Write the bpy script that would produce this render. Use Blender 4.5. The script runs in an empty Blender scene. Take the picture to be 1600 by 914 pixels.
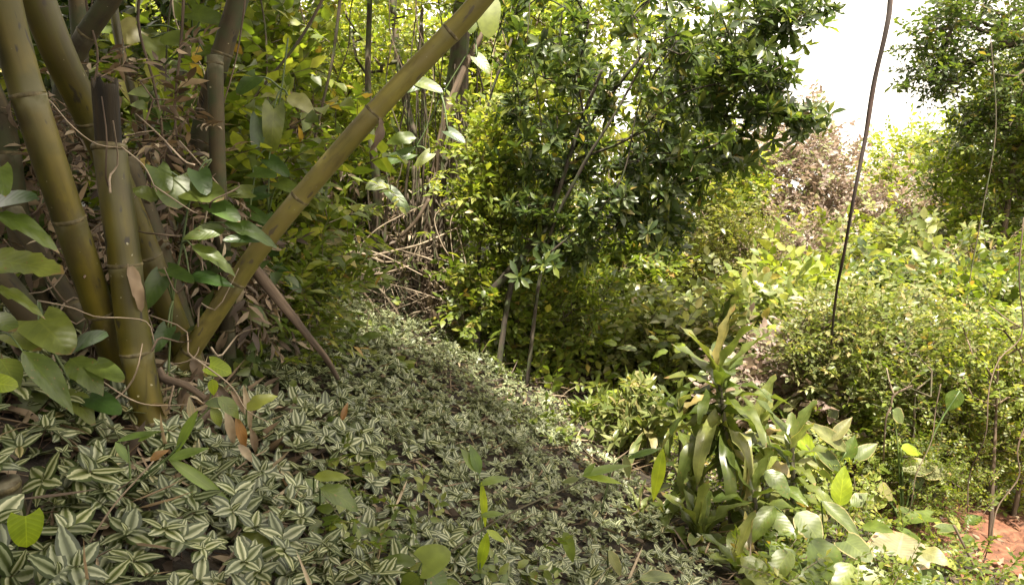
import bpy, math, random
import numpy as np
from mathutils import Vector, Matrix, Quaternion

R = math.radians
rng = np.random.RandomState(11)
random.seed(5)
scene = bpy.context.scene
COL = scene.collection

# ------------------------------------------------------------------ camera
FPX = 1142.0                      # focal length in photograph pixels (1600 wide)
CAM = np.array([0.0, 0.0, 1.5])
PITCH = R(-3.86)
cam_data = bpy.data.cameras.new('camera')
cam_data.sensor_width = 36.0
cam_data.lens = 36.0 * FPX / 1600.0
cam_data.clip_start = 0.02
cam_data.clip_end = 2000.0
cam = bpy.data.objects.new('camera', cam_data)
COL.objects.link(cam)
cam.location = CAM
cam.rotation_euler = (math.pi / 2 + PITCH, 0, 0)
scene.camera = cam
RIGHT = np.array([1.0, 0, 0])
FWD = np.array([0, math.cos(PITCH), math.sin(PITCH)])
UP = np.array([0, -math.sin(PITCH), math.cos(PITCH)])


def P(px, py, Y):
    """world point at depth y=Y seen at photograph pixel px, py"""
    d = RIGHT * (px - 800) / FPX + UP * (457 - py) / FPX + FWD
    return CAM + d * (Y / d[1])


# ------------------------------------------------------------------ sky and sun
SUN_EL, SUN_AZ = 62.0, 170.0       # azimuth measured from +Y (view direction) towards +X
world = bpy.data.worlds.new('World')
scene.world = world
world.use_nodes = True
wn, wl = world.node_tree.nodes, world.node_tree.links
wn.clear()
sky = wn.new('ShaderNodeTexSky')
sky.sky_type = 'NISHITA'
sky.sun_disc = False
sky.sun_elevation = R(SUN_EL)
sky.sun_rotation = R(SUN_AZ)
sky.air_density = 1.0
sky.dust_density = 3.0
sky.ozone_density = 1.0
hsv = wn.new('ShaderNodeHueSaturation')
hsv.inputs['Saturation'].default_value = 0.30
tint = wn.new('ShaderNodeMix'); tint.data_type = 'RGBA'; tint.blend_type = 'MULTIPLY'
tint.inputs[0].default_value = 1.0
tint.inputs[7].default_value = (1.2, 1.0, 0.74, 1)
bg = wn.new('ShaderNodeBackground')
bg.inputs['Strength'].default_value = 0.125
wo = wn.new('ShaderNodeOutputWorld')
wl.new(sky.outputs[0], hsv.inputs['Color'])
wl.new(hsv.outputs[0], tint.inputs[6])
cloud = wn.new('ShaderNodeMix'); cloud.data_type = 'RGBA'      # thin bright overcast over the blue
cloud.inputs[0].default_value = 0.7
cloud.inputs[7].default_value = (6.7, 6.1, 5.35, 1)
wl.new(tint.outputs[2], cloud.inputs[6])
wl.new(cloud.outputs[2], bg.inputs[0])
wl.new(bg.outputs[0], wo.inputs[0])

sun_data = bpy.data.lights.new('sun', 'SUN')
sun_data.energy = 4.5
sun_data.angle = R(0.8)
sun_data.color = (1.0, 0.92, 0.76)
sun = bpy.data.objects.new('sun', sun_data)
COL.objects.link(sun)
sd = Vector((math.sin(R(SUN_AZ)) * math.cos(R(SUN_EL)), math.cos(R(SUN_AZ)) * math.cos(R(SUN_EL)), math.sin(R(SUN_EL))))
sun.rotation_euler = sd.to_track_quat('Z', 'Y').to_euler()
sun.location = (8, 8, 20)

vs = scene.view_settings
vs.view_transform = 'Standard'
vs.look = 'None'
vs.exposure = 2.08
vs.gamma = 1.0
vs.use_curve_mapping = False
scene.cycles.max_bounces = 6
scene.cycles.diffuse_bounces = 3
scene.cycles.glossy_bounces = 2
scene.cycles.transmission_bounces = 4
scene.cycles.use_adaptive_sampling = True


# ------------------------------------------------------------------ terrain
def smax(a, b, k):
    return 0.5 * (a + b + np.sqrt((a - b) ** 2 + k * k))


def ground(x, y):
    x = np.asarray(x, float); y = np.asarray(y, float)
    left = -0.975 - 0.43 * np.maximum(x, -9) - 0.05 * np.minimum(y, 3.5) + 0.03 * np.clip(y - 3.5, 0, 6)
    left = left - 0.12 * np.minimum(x + 9, 0)
    floor = -1.42 - 0.13 * np.clip(x - 0.5, -3, 4)
    z = smax(left, floor, 0.18)
    z = z + 0.16 * np.maximum(x - 5.5, 0) * np.exp(-np.maximum(x - 5.5, 0) / 60)
    rise = np.maximum(y - 9.5, 0)
    wgt = 1 / (1 + np.exp((x - 1.5) / 1.6))
    z = z + rise * (0.30 * wgt + 0.05) * np.exp(-rise / 90)
    n = (0.05 * np.sin(1.7 * x + 0.6 * y) * np.cos(1.3 * y - 0.4 * x) + 0.03 * np.sin(4.1 * x + 1) * np.sin(3.7 * y)
         + 0.012 * np.sin(11 * x + 2 * y) * np.sin(9.3 * y - 3 * x))
    return z + n * np.clip(y / 3.0, 0.3, 1.0) + 1.5


def gn(x, y):
    e = 0.05
    dx = (ground(x + e, y) - ground(x - e, y)) / (2 * e)
    dy = (ground(x, y + e) - ground(x, y - e)) / (2 * e)
    n = np.stack([-dx, -dy, np.ones_like(dx)], -1)
    return n / np.linalg.norm(n, axis=-1, keepdims=True)


# ------------------------------------------------------------------ material helpers
def new_mat(name):
    m = bpy.data.materials.new(name)
    m.use_nodes = True
    m.node_tree.nodes.clear()
    return m, m.node_tree.nodes, m.node_tree.links


def math_node(n, l, op, a, b=None, clamp=False):
    k = n.new('ShaderNodeMath'); k.operation = op; k.use_clamp = clamp
    for i, v in enumerate((a, b)):
        if v is None:
            continue
        if isinstance(v, (int, float)):
            k.inputs[i].default_value = v
        else:
            l.new(v, k.inputs[i])
    return k.outputs[0]


def mix_col(n, l, fac, a, b, mode='MIX'):
    k = n.new('ShaderNodeMix'); k.data_type = 'RGBA'; k.blend_type = mode
    for i, v in ((0, fac), (6, a), (7, b)):
        if isinstance(v, (int, float)):
            k.inputs[i].default_value = v
        elif isinstance(v, tuple):
            k.inputs[i].default_value = (*v, 1) if len(v) == 3 else v
        else:
            l.new(v, k.inputs[i])
    return k.outputs[2]


def ramp(n, l, fac, stops, interp='LINEAR'):
    k = n.new('ShaderNodeValToRGB')
    cr = k.color_ramp
    cr.interpolation = interp
    while len(cr.elements) < len(stops):
        cr.elements.new(0.5)
    for e, (p, c) in zip(cr.elements, stops):
        e.position = p
        e.color = (*c, 1) if len(c) == 3 else c
    l.new(fac, k.inputs[0])
    return k.outputs[0]


STEM = (0.10, 0.075, 0.045)


def leaf_mat(name, cols, rough=0.42, transl=0.35, trans_tint=(1.1, 1.15, 0.5), stripe=None, vein=0.0,
             nvein=9.0, spec=0.5, under=1.35, stem=STEM, spots=0.0, edge=None, warm=True):
    """cols: list of (position, colour) over the per-leaf random value"""
    m, n, l = new_mat(name)
    at = n.new('ShaderNodeAttribute'); at.attribute_name = 'lf'
    sep = n.new('ShaderNodeSeparateXYZ'); l.new(at.outputs['Vector'], sep.inputs[0])
    u, v, rn = sep.outputs
    oi = n.new('ShaderNodeObjectInfo')
    rnd = math_node(n, l, 'FRACT', math_node(n, l, 'ADD', rn, oi.outputs['Random']))
    col = ramp(n, l, rnd, [(p_, (c_[0] * 1.04, c_[1], c_[2] * .9) if warm else c_) for p_, c_ in cols])
    au = math_node(n, l, 'ABSOLUTE', u)
    geo = n.new('ShaderNodeNewGeometry')
    tex = n.new('ShaderNodeTexCoord')
    noi = n.new('ShaderNodeTexNoise'); noi.inputs['Scale'].default_value = 28.0
    noi.inputs['Detail'].default_value = 3.0
    l.new(geo.outputs['Position'], noi.inputs['Vector'])
    col = mix_col(n, l, 0.55, col, ramp(n, l, noi.outputs['Fac'], [(0.3, (0.62, 0.62, 0.62)), (0.7, (1.3, 1.3, 1.3))]), 'MULTIPLY')
    if stripe:
        sc = ramp(n, l, au, stripe)
        col = mix_col(n, l, 0.92, col, sc, 'MIX')
        col = mix_col(n, l, 1.0, col, ramp(n, l, rnd, [(0.0, (0.5, 0.56, 0.5)), (0.5, (0.9, 0.92, 0.9)), (0.9, (1.2, 1.2, 1.12)), (0.97, (1.1, 1.1, 1.0)), (1.0, (1.0, 0.8, 0.6))]), 'MULTIPLY')
    bump_in = None
    if vein:
        # side veins run from the midrib towards the tip
        ph = math_node(n, l, 'SUBTRACT', math_node(n, l, 'MULTIPLY', v, nvein), math_node(n, l, 'MULTIPLY', au, nvein * 0.28))
        w = math_node(n, l, 'ADD', math_node(n, l, 'MULTIPLY', math_node(n, l, 'SINE', math_node(n, l, 'MULTIPLY', ph, 6.283)), 0.5), 0.5)
        w6 = math_node(n, l, 'POWER', w, 8.0)
        mid = math_node(n, l, 'LESS_THAN', au, 0.045)
        vv = math_node(n, l, 'MAXIMUM', math_node(n, l, 'MULTIPLY', w6, 0.55), mid)
        col = mix_col(n, l, math_node(n, l, 'MULTIPLY', vv, vein), col, mix_col(n, l, 1.0, col, (1.9, 1.75, 1.5), 'MULTIPLY'))
        bump_in = w
    if vein:
        tipf = math_node(n, l, 'ADD', v, math_node(n, l, 'MULTIPLY', noi.outputs['Fac'], .35))
        tipf = ramp(n, l, math_node(n, l, 'ADD', tipf, math_node(n, l, 'MULTIPLY', rnd, .1)), [(0.0, (0, 0, 0)), (0.99, (0, 0, 0)), (1.0, (1, 1, 1))]) if False else math_node(n, l, 'GREATER_THAN', math_node(n, l, 'ADD', tipf, math_node(n, l, 'MULTIPLY', rnd, .12)), 1.2)
        col = mix_col(n, l, math_node(n, l, 'MULTIPLY', tipf, .8), col, (.17, .11, .05))
        n6 = n.new('ShaderNodeTexNoise'); n6.inputs['Scale'].default_value = 7.0
        l.new(geo.outputs['Position'], n6.inputs['Vector'])
        col = mix_col(n, l, .6, col, ramp(n, l, n6.outputs['Fac'], [(0.35, (0.65, 0.72, 0.7)), (0.65, (1.3, 1.2, 1.1))]), 'MULTIPLY')
    if edge:
        e = math_node(n, l, 'GREATER_THAN', math_node(n, l, 'ADD', au, math_node(n, l, 'MULTIPLY', noi.outputs['Fac'], 0.25)), 1.03)
        col = mix_col(n, l, e, col, edge)
    if spots:
        vo = n.new('ShaderNodeTexNoise'); vo.inputs['Scale'].default_value = 95.0
        l.new(geo.outputs['Position'], vo.inputs['Vector'])
        sp = math_node(n, l, 'GREATER_THAN', vo.outputs['Fac'], 0.72 - spots * 0.1)
        col = mix_col(n, l, sp, col, (0.16, 0.10, 0.04))
    # lower face of the leaf is paler
    col = mix_col(n, l, geo.outputs['Backfacing'], col, mix_col(n, l, 1.0, col, (under, under, under * 0.95), 'MULTIPLY'))
    is_stem = math_node(n, l, 'GREATER_THAN', u, 1.5)
    col = mix_col(n, l, is_stem, col, stem)
    pb = n.new('ShaderNodeBsdfPrincipled')
    l.new(col, pb.inputs['Base Color'])
    pb.inputs['Roughness'].default_value = rough
    pb.inputs['Specular IOR Level'].default_value = spec
    if bump_in is not None:
        bp = n.new('ShaderNodeBump'); bp.inputs['Strength'].default_value = 0.12
        bp.inputs['Distance'].default_value = 0.002
        l.new(bump_in, bp.inputs['Height']); l.new(bp.outputs[0], pb.inputs['Normal'])
    tr = n.new('ShaderNodeBsdfTranslucent')
    tcol = mix_col(n, l, 1.0, col, (trans_tint[0] * 1.5, trans_tint[1] * 1.5, trans_tint[2] * 1.5), 'MULTIPLY')
    l.new(tcol, tr.inputs[0])
    ms = n.new('ShaderNodeMixShader')
    fac = math_node(n, l, 'MULTIPLY', math_node(n, l, 'SUBTRACT', 1.0, is_stem), transl)
    l.new(fac, ms.inputs[0]); l.new(pb.outputs[0], ms.inputs[1]); l.new(tr.outputs[0], ms.inputs[2])
    out = n.new('ShaderNodeOutputMaterial'); l.new(ms.outputs[0], out.inputs[0])
    return m


def bark_mat(name, c1, c2, c3, scale=6.0, stretch=0.12, bump=0.6, rough=0.85, moss=None, spots=None):
    """colour follows the tube coordinates (around, around, along)"""
    m, n, l = new_mat(name)
    at = n.new('ShaderNodeAttribute'); at.attribute_name = 'lf'
    mp = n.new('ShaderNodeMapping'); mp.inputs['Scale'].default_value = (1, 1, stretch)
    l.new(at.outputs['Vector'], mp.inputs[0])
    oi = n.new('ShaderNodeObjectInfo')
    add = n.new('ShaderNodeVectorMath'); add.operation = 'ADD'
    l.new(mp.outputs[0], add.inputs[0]); l.new(oi.outputs['Location'], add.inputs[1])
    n1 = n.new('ShaderNodeTexNoise'); n1.inputs['Scale'].default_value = scale * 6; n1.inputs['Detail'].default_value = 6
    l.new(add.outputs[0], n1.inputs['Vector'])
    n2 = n.new('ShaderNodeTexNoise'); n2.inputs['Scale'].default_value = 5.0; n2.inputs['Detail'].default_value = 4
    l.new(at.outputs['Vector'], n2.inputs['Vector'])
    col = ramp(n, l, n1.outputs['Fac'], [(0.32, c1), (0.52, c2), (0.72, c3)])
    col = mix_col(n, l, 0.7, col, ramp(n, l, n2.outputs['Fac'], [(0.35, (0.5, 0.5, 0.5)), (0.65, (1.25, 1.25, 1.25))]), 'MULTIPLY')
    if moss:
        n3 = n.new('ShaderNodeTexNoise'); n3.inputs['Scale'].default_value = 9.0; n3.inputs['Detail'].default_value = 5
        l.new(at.outputs['Vector'], n3.inputs['Vector'])
        f = ramp(n, l, n3.outputs['Fac'], [(0.46, (0, 0, 0)), (0.62, (1, 1, 1))])
        col = mix_col(n, l, f, col, moss)
    if spots:
        n4 = n.new('ShaderNodeTexNoise'); n4.inputs['Scale'].default_value = 38.0; n4.inputs['Detail'].default_value = 2
        mp4 = n.new('ShaderNodeMapping'); mp4.inputs['Scale'].default_value = (1, 1, 0.35)
        l.new(at.outputs['Vector'], mp4.inputs[0]); l.new(mp4.outputs[0], n4.inputs['Vector'])
        f = ramp(n, l, n4.outputs['Fac'], [(0.66, (0, 0, 0)), (0.71, (1, 1, 1))])
        col = mix_col(n, l, f, col, spots)
        n5 = n.new('ShaderNodeTexNoise'); n5.inputs['Scale'].default_value = 60.0; n5.inputs['Detail'].default_value = 1
        l.new(at.outputs['Vector'], n5.inputs['Vector'])
        f5 = ramp(n, l, n5.outputs['Fac'], [(0.77, (0, 0, 0)), (0.80, (1, 1, 1))])
        col = mix_col(n, l, f5, col, (0.25, 0.23, 0.15))
    if spots:
        ba = n.new('ShaderNodeAttribute'); ba.attribute_name = 'bloom'
        n7 = n.new('ShaderNodeTexNoise'); n7.inputs['Scale'].default_value = 24.0; n7.inputs['Detail'].default_value = 5
        l.new(at.outputs['Vector'], n7.inputs['Vector'])
        bf = math_node(n, l, 'MULTIPLY', ba.outputs['Fac'], ramp(n, l, n7.outputs['Fac'], [(0.4, (0.1, 0.1, 0.1)), (0.6, (1, 1, 1))]))
        col = mix_col(n, l, math_node(n, l, 'MULTIPLY', bf, .55, True), col, (.24, .23, .16))
        n8 = n.new('ShaderNodeTexNoise'); n8.inputs['Scale'].default_value = 14.0; n8.inputs['Detail'].default_value = 7; n8.inputs['Roughness'].default_value = .7
        mp8 = n.new('ShaderNodeMapping'); mp8.inputs['Scale'].default_value = (1, 1, 0.3); mp8.inputs['Location'].default_value = (3, 1, 7)
        l.new(at.outputs['Vector'], mp8.inputs[0]); l.new(mp8.outputs[0], n8.inputs['Vector'])
        col = mix_col(n, l, math_node(n, l, 'MULTIPLY', ramp(n, l, n8.outputs['Fac'], [(0.5, (0, 0, 0)), (0.68, (1, 1, 1))]), .7), col, (.045, .032, .012))
    pb = n.new('ShaderNodeBsdfPrincipled')
    l.new(col, pb.inputs['Base Color']); pb.inputs['Roughness'].default_value = rough
    bp = n.new('ShaderNodeBump'); bp.inputs['Strength'].default_value = bump; bp.inputs['Distance'].default_value = 0.01
    l.new(n1.outputs['Fac'], bp.inputs['Height']); l.new(bp.outputs[0], pb.inputs['Normal'])
    out = n.new('ShaderNodeOutputMaterial'); l.new(pb.outputs[0], out.inputs[0])
    return m


def ground_mat(name, c1, c2, c3):
    m, n, l = new_mat(name)
    g = n.new('ShaderNodeNewGeometry')
    n1 = n.new('ShaderNodeTexNoise'); n1.inputs['Scale'].default_value = 18; n1.inputs['Detail'].default_value = 8
    n2 = n.new('ShaderNodeTexNoise'); n2.inputs['Scale'].default_value = 1.3; n2.inputs['Detail'].default_value = 4
    l.new(g.outputs['Position'], n1.inputs['Vector']); l.new(g.outputs['Position'], n2.inputs['Vector'])
    col = ramp(n, l, n1.outputs['Fac'], [(0.3, c1), (0.5, c2), (0.72, c3)])
    col = mix_col(n, l, 0.6, col, ramp(n, l, n2.outputs['Fac'], [(0.35, (0.6, 0.6, 0.6)), (0.65, (1.2, 1.2, 1.2))]), 'MULTIPLY')
    pb = n.new('ShaderNodeBsdfPrincipled'); pb.inputs['Roughness'].default_value = 0.95
    l.new(col, pb.inputs['Base Color'])
    bp = n.new('ShaderNodeBump'); bp.inputs['Strength'].default_value = 0.8; bp.inputs['Distance'].default_value = 0.03
    l.new(n1.outputs['Fac'], bp.inputs['Height']); l.new(bp.outputs[0], pb.inputs['Normal'])
    out = n.new('ShaderNodeOutputMaterial'); l.new(pb.outputs[0], out.inputs[0])
    return m


# foliage colours (albedo)
G = lambda r, g, b: (r, g, b)
M = {}
M['stripe'] = leaf_mat('striped_leaf', [(0, G(.05, .08, .035)), (1, G(.07, .09, .05))], rough=0.38, transl=0.22,
                       trans_tint=(1.1, 1.1, 0.6), under=0.8, stem=(0.12, 0.07, 0.05),
                       stripe=[(0.0, (.05, .065, .014)), (0.14, (.07, .085, .02)), (0.26, (.21, .225, .13)), (0.55, (.40, .41, .28)),
                               (0.64, (.045, .062, .016)), (0.97, (.026, .04, .010))])
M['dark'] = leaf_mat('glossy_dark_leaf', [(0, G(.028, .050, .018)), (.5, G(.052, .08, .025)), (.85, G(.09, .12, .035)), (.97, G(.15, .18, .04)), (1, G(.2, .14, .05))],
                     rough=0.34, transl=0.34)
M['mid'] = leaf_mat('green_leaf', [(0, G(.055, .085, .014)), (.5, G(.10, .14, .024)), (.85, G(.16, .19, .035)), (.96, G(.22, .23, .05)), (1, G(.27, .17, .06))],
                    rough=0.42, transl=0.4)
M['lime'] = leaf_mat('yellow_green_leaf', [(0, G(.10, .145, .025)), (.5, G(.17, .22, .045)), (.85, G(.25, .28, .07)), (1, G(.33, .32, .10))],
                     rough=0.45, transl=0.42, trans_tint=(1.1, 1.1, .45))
M['olive'] = leaf_mat('olive_leaf', [(0, G(.075, .09, .025)), (.5, G(.13, .15, .04)), (.85, G(.19, .20, .07)), (1, G(.28, .22, .12))],
                      rough=0.4, transl=0.35)
M['pale'] = leaf_mat('pale_green_leaf', [(0, G(.09, .125, .04)), (.5, G(.15, .18, .07)), (.9, G(.23, .24, .11)), (1, G(.30, .24, .13))],
                     rough=0.36, transl=0.35)
M['pink'] = leaf_mat('pinkish_brown_leaf', [(0, G(.16, .115, .10)), (.35, G(.25, .19, .165)), (.7, G(.36, .285, .25)), (.85, G(.20, .22, .11)), (1, G(.22, .26, .10))],
                     rough=0.5, transl=0.3, warm=False, trans_tint=(1.0, .95, .85))  # own pinkish brown, made paler in the colour for haze
M['dead'] = leaf_mat('dry_brown_leaf', [(0, G(.04, .027, .018)), (.4, G(.09, .064, .042)), (.8, G(.20, .145, .09)), (1, G(.34, .28, .19))],
                     rough=0.7, transl=0.12, warm=False, trans_tint=(1.1, .95, .75), stem=(.2, .14, .09))
M['orange'] = leaf_mat('orange_dead_leaf', [(0, G(.17, .09, .035)), (1, G(.28, .17, .07))], rough=0.6, transl=0.3,
                       trans_tint=(1.2, .9, .5), vein=0.4)
M['strap'] = leaf_mat('strap_leaf', [(0, G(.05, .075, .018)), (.6, G(.09, .115, .032)), (.9, G(.14, .155, .055)), (1, G(.20, .15, .07))],
                      rough=0.36, transl=0.3, vein=0.25, nvein=0.01, spots=0.2)
M['bigleaf'] = leaf_mat('broad_veined_leaf', [(0, G(.05, .085, .015)), (.6, G(.09, .125, .025)), (1, G(.14, .17, .04))],
                        rough=0.40, transl=0.3, vein=0.28, nvein=8, spots=0.3)
M['bigpale'] = leaf_mat('broad_pale_leaf', [(0, G(.06, .09, .03)), (.6, G(.10, .13, .05)), (1, G(.17, .17, .08))],
                        rough=0.48, transl=0.35, vein=0.35, nvein=9, edge=(.26, .22, .10))
M['biglime'] = leaf_mat('bright_lime_leaf', [(0, G(.17, .26, .02)), (1, G(.26, .33, .04))],
                        rough=0.42, transl=0.5, vein=0.45, nvein=7, trans_tint=(1.1, 1.0, .25))
M['heart'] = leaf_mat('heart_shaped_leaf', [(0, G(.025, .06, .012)), (.6, G(.05, .09, .018)), (1, G(.11, .14, .03))],
                      rough=0.36, transl=0.28, vein=0.22, nvein=6)
M['fan'] = leaf_mat('pleated_pale_leaf', [(0, G(.15, .145, .09)), (1, G(.20, .19, .12))], rough=.4, transl=.35, vein=.9, nvein=11, trans_tint=(1.1, 1, .7), edge=(.38, .26, .14))
M['grass'] = leaf_mat('bamboo_blade', [(0, G(.08, .14, .03)), (1, G(.15, .21, .06))], rough=.4, transl=.45, vein=.3, nvein=0.01)
M['limeblade'] = leaf_mat('lime_blade', [(0, G(.22, .32, .03)), (1, G(.28, .36, .05))], rough=.4, transl=.5, vein=.3, nvein=0.01, trans_tint=(1.1, 1, .25))

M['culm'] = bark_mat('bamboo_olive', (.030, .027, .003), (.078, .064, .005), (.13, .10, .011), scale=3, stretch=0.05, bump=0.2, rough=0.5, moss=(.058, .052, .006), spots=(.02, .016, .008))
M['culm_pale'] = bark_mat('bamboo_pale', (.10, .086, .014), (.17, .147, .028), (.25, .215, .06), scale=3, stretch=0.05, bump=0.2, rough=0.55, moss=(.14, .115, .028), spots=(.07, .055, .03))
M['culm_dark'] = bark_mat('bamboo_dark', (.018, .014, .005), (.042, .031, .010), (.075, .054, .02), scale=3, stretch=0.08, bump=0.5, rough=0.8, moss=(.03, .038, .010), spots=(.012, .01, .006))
M['ring'] = bark_mat('bamboo_ring', (.05, .04, .015), (.10, .08, .03), (.20, .16, .08), scale=8, stretch=1, bump=0.4, rough=0.7)
M['rot'] = bark_mat('rotten_culm_inside', (.005, .0035, .0015), (.018, .012, .004), (.045, .03, .009), scale=5, stretch=.1, bump=.8, rough=.95)
M['bark'] = bark_mat('dark_bark', (.03, .022, .014), (.075, .055, .036), (.14, .11, .075), moss=(.05, .065, .02))
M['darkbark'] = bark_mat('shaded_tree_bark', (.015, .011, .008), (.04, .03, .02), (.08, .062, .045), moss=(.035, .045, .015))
M['redbark'] = bark_mat('red_brown_bark', (.05, .034, .022), (.11, .076, .05), (.20, .15, .10))
M['greybark'] = bark_mat('pale_bark', (.14, .11, .08), (.26, .21, .15), (.38, .32, .24))
M['twig'] = bark_mat('dry_twig', (.15, .11, .075), (.27, .21, .15), (.42, .35, .26), bump=.3)
M['rope'] = bark_mat('hanging_vine', (.02, .014, .012), (.04, .028, .024), (.09, .05, .04), scale=4, bump=.6)
M['soil'] = ground_mat('dark_soil', (.006, .0045, .0025), (.016, .011, .006), (.036, .025, .014))
M['redsoil'] = ground_mat('red_soil', (.06, .025, .014), (.13, .052, .028), (.21, .10, .055))


# ------------------------------------------------------------------ mesh helpers
def build_mesh(name, V, loops, sizes, A, mat, smooth=False):
    me = bpy.data.meshes.new(name)
    V = np.ascontiguousarray(V, np.float32)
    me.vertices.add(len(V)); me.vertices.foreach_set('co', V.ravel())
    me.loops.add(len(loops)); me.loops.foreach_set('vertex_index', np.ascontiguousarray(loops, np.int32))
    me.polygons.add(len(sizes))
    starts = np.concatenate([[0], np.cumsum(sizes)[:-1]]).astype(np.int32)
    me.polygons.foreach_set('loop_start', starts)
    if smooth:
        me.polygons.foreach_set('use_smooth', np.ones(len(sizes), bool))
    at = me.attributes.new('lf', 'FLOAT_VECTOR', 'POINT')
    at.data.foreach_set('vector', np.ascontiguousarray(A, np.float32).ravel())
    me.materials.append(mat)
    me.update(calc_edges=True)
    return me


class Tmpl:
    """V (k,3), faces flattened, A (k,3) = u, v, rnd"""
    def __init__(s, V, F, A):
        s.V = np.asarray(V, float); s.A = np.asarray(A, float)
        s.loops = np.array([i for f in F for i in f], int)
        s.sizes = np.array([len(f) for f in F], int)
        s.F = F


class Batch:
    def __init__(s):
        s.V = []; s.L = []; s.S = []; s.A = []; s.n = 0

    def add(s, t, Ms, pos, scale, rnd):
        """Ms (n,3,3) columns are local axes in world"""
        n = len(pos)
        if n == 0:
            return
        sc = np.asarray(scale, float)
        if sc.ndim == 1:
            sc = sc[:, None]
        V = np.einsum('nij,nkj->nki', Ms, t.V[None] * sc[:, None, :]) + np.asarray(pos)[:, None, :]
        k = len(t.V)
        A = np.broadcast_to(t.A, (n, k, 3)).copy()
        A[:, :, 2] = (A[:, :, 2] + np.asarray(rnd)[:, None]) % 1.0
        L = (t.loops[None] + (s.n + np.arange(n) * k)[:, None]).ravel()
        s.V.append(V.reshape(-1, 3)); s.A.append(A.reshape(-1, 3)); s.L.append(L)
        s.S.append(np.tile(t.sizes, n)); s.n += n * k

    def raw(s, V, F, A):
        t = Tmpl(V, F, A)
        s.V.append(t.V); s.A.append(t.A); s.L.append(t.loops + s.n); s.S.append(t.sizes); s.n += len(t.V)

    def raw_arrays(s, V, loops, sizes, A):
        s.V.append(V); s.A.append(A); s.L.append(loops + s.n); s.S.append(sizes); s.n += len(V)

    def mesh(s, name, mat, smooth=False):
        return build_mesh(name, np.concatenate(s.V), np.concatenate(s.L), np.concatenate(s.S), np.concatenate(s.A), mat, smooth)


def link(name, data, parent=None, loc=None, kind=None):
    o = bpy.data.objects.new(name, data)
    COL.objects.link(o)
    if parent is not None:
        o.parent = parent
    if loc is not None:
        o.location = loc
    if kind:
        o['kind'] = kind
    return o


def thing(name, label, cat, loc=(0, 0, 0), group=None, rz=0.0):
    o = bpy.data.objects.new(name, None)
    o.empty_display_size = 0.1
    COL.objects.link(o)
    o.location = [float(c) for c in loc]
    o.rotation_euler = (0, 0, rz)
    o['label'] = label; o['category'] = cat
    if group:
        o['group'] = group
    return o


def norm(v):
    v = np.asarray(v, float)
    return v / np.maximum(np.linalg.norm(v, axis=-1, keepdims=True), 1e-9)


def frames(d, up):
    """matrices with local +Y along d and local +Z near up"""
    d = norm(d)
    x = norm(np.cross(d, up))
    z = np.cross(x, d)
    return np.stack([x, d, z], -1)


# leaf outlines: half width as a function of v in 0..1
W = {
    'lance': lambda v: np.sin(np.pi * v ** 0.85) ** 1.0 * (1 - 0.25 * v),
    'ovate': lambda v: np.sin(np.pi * v ** 0.72) ** 0.85,
    'obov': lambda v: (v ** 0.75) * np.sqrt(np.maximum(1 - v ** 3.5, 0)) * 1.25,
    'strap': lambda v: np.minimum(1, (v * 3.2 + .22)) * np.sqrt(np.maximum(1 - v ** 2.6, 0)),
    'blade': lambda v: np.minimum(1, v * 6 + .1) * (1 - v ** 2.0),
    'heart': lambda v: np.where(v < .12, .75 + 2 * v, 1.0) * np.sqrt(np.maximum(1 - (np.maximum(v - .12, 0) / .88) ** 1.7, 0)),
}


def leaf_t(shape, w=0.2, nv=3, nu=2, fold=0.25, droop=0.15, curl=0.0, wave=0.0, seed=0, petiole=0.0, lobes=0.0, ragged=0.0):
    r = np.random.RandomState(seed)
    V, A, rows = [], [], []
    vs_ = np.linspace(0, 1, nv + 1)
    wf = W[shape]
    ph = r.rand() * 6.28
    for i, v in enumerate(vs_):
        hw = float(wf(np.array(v))) * w
        th = droop * v
        yy = v * (1 - 0.25 * abs(droop) * v)
        zz = -droop * v * v * 0.9
        if hw < 1e-3 or i == nv:
            rows.append([len(V)])
            V.append([0, yy, zz]); A.append([0, v, 0])
        else:
            idx = []
            for j in range(nu + 1):
                u = -1 + 2 * j / nu
                idx.append(len(V))
                hw2 = hw * (1 + (ragged * (r.rand() - .6) if abs(u) > .9 else 0))
                zf = fold * abs(u) * hw - curl * hw * u * u + wave * hw * math.sin(ph + v * 13 + (2.2 if u > 0 else 0)) * abs(u)
                yl = yy
                if lobes:
                    yl = yy - lobes * abs(u) ** 1.5 * (1 - v) ** 4
                V.append([u * hw2, yl, zz + zf]); A.append([u, v, 0])
            rows.append(idx)
    F = []
    for a, b in zip(rows[:-1], rows[1:]):
        if len(a) == 1 and len(b) == 1:
            continue
        if len(a) == 1:
            for j in range(len(b) - 1):
                F.append((a[0], b[j + 1], b[j]))
        elif len(b) == 1:
            for j in range(len(a) - 1):
                F.append((a[j], a[j + 1], b[0]))
        else:
            for j in range(len(a) - 1):
                F.append((a[j], a[j + 1], b[j + 1], b[j]))
    V = np.array(V); A = np.array(A)
    if petiole:
        V[:, 1] += petiole
        k = len(V)
        rr = 0.012
        PV = [(-rr, 0, 0), (rr, 0, 0), (0, 0, rr), (-rr, petiole, 0), (rr, petiole, 0), (0, petiole, rr)]
        V = np.vstack([V, PV]); A = np.vstack([A, [[2, 0, 0]] * 6])
        F += [(k, k + 1, k + 4, k + 3), (k + 1, k + 2, k + 5, k + 4), (k + 2, k, k + 3, k + 5)]
    return Tmpl(V, F, A)


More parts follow.
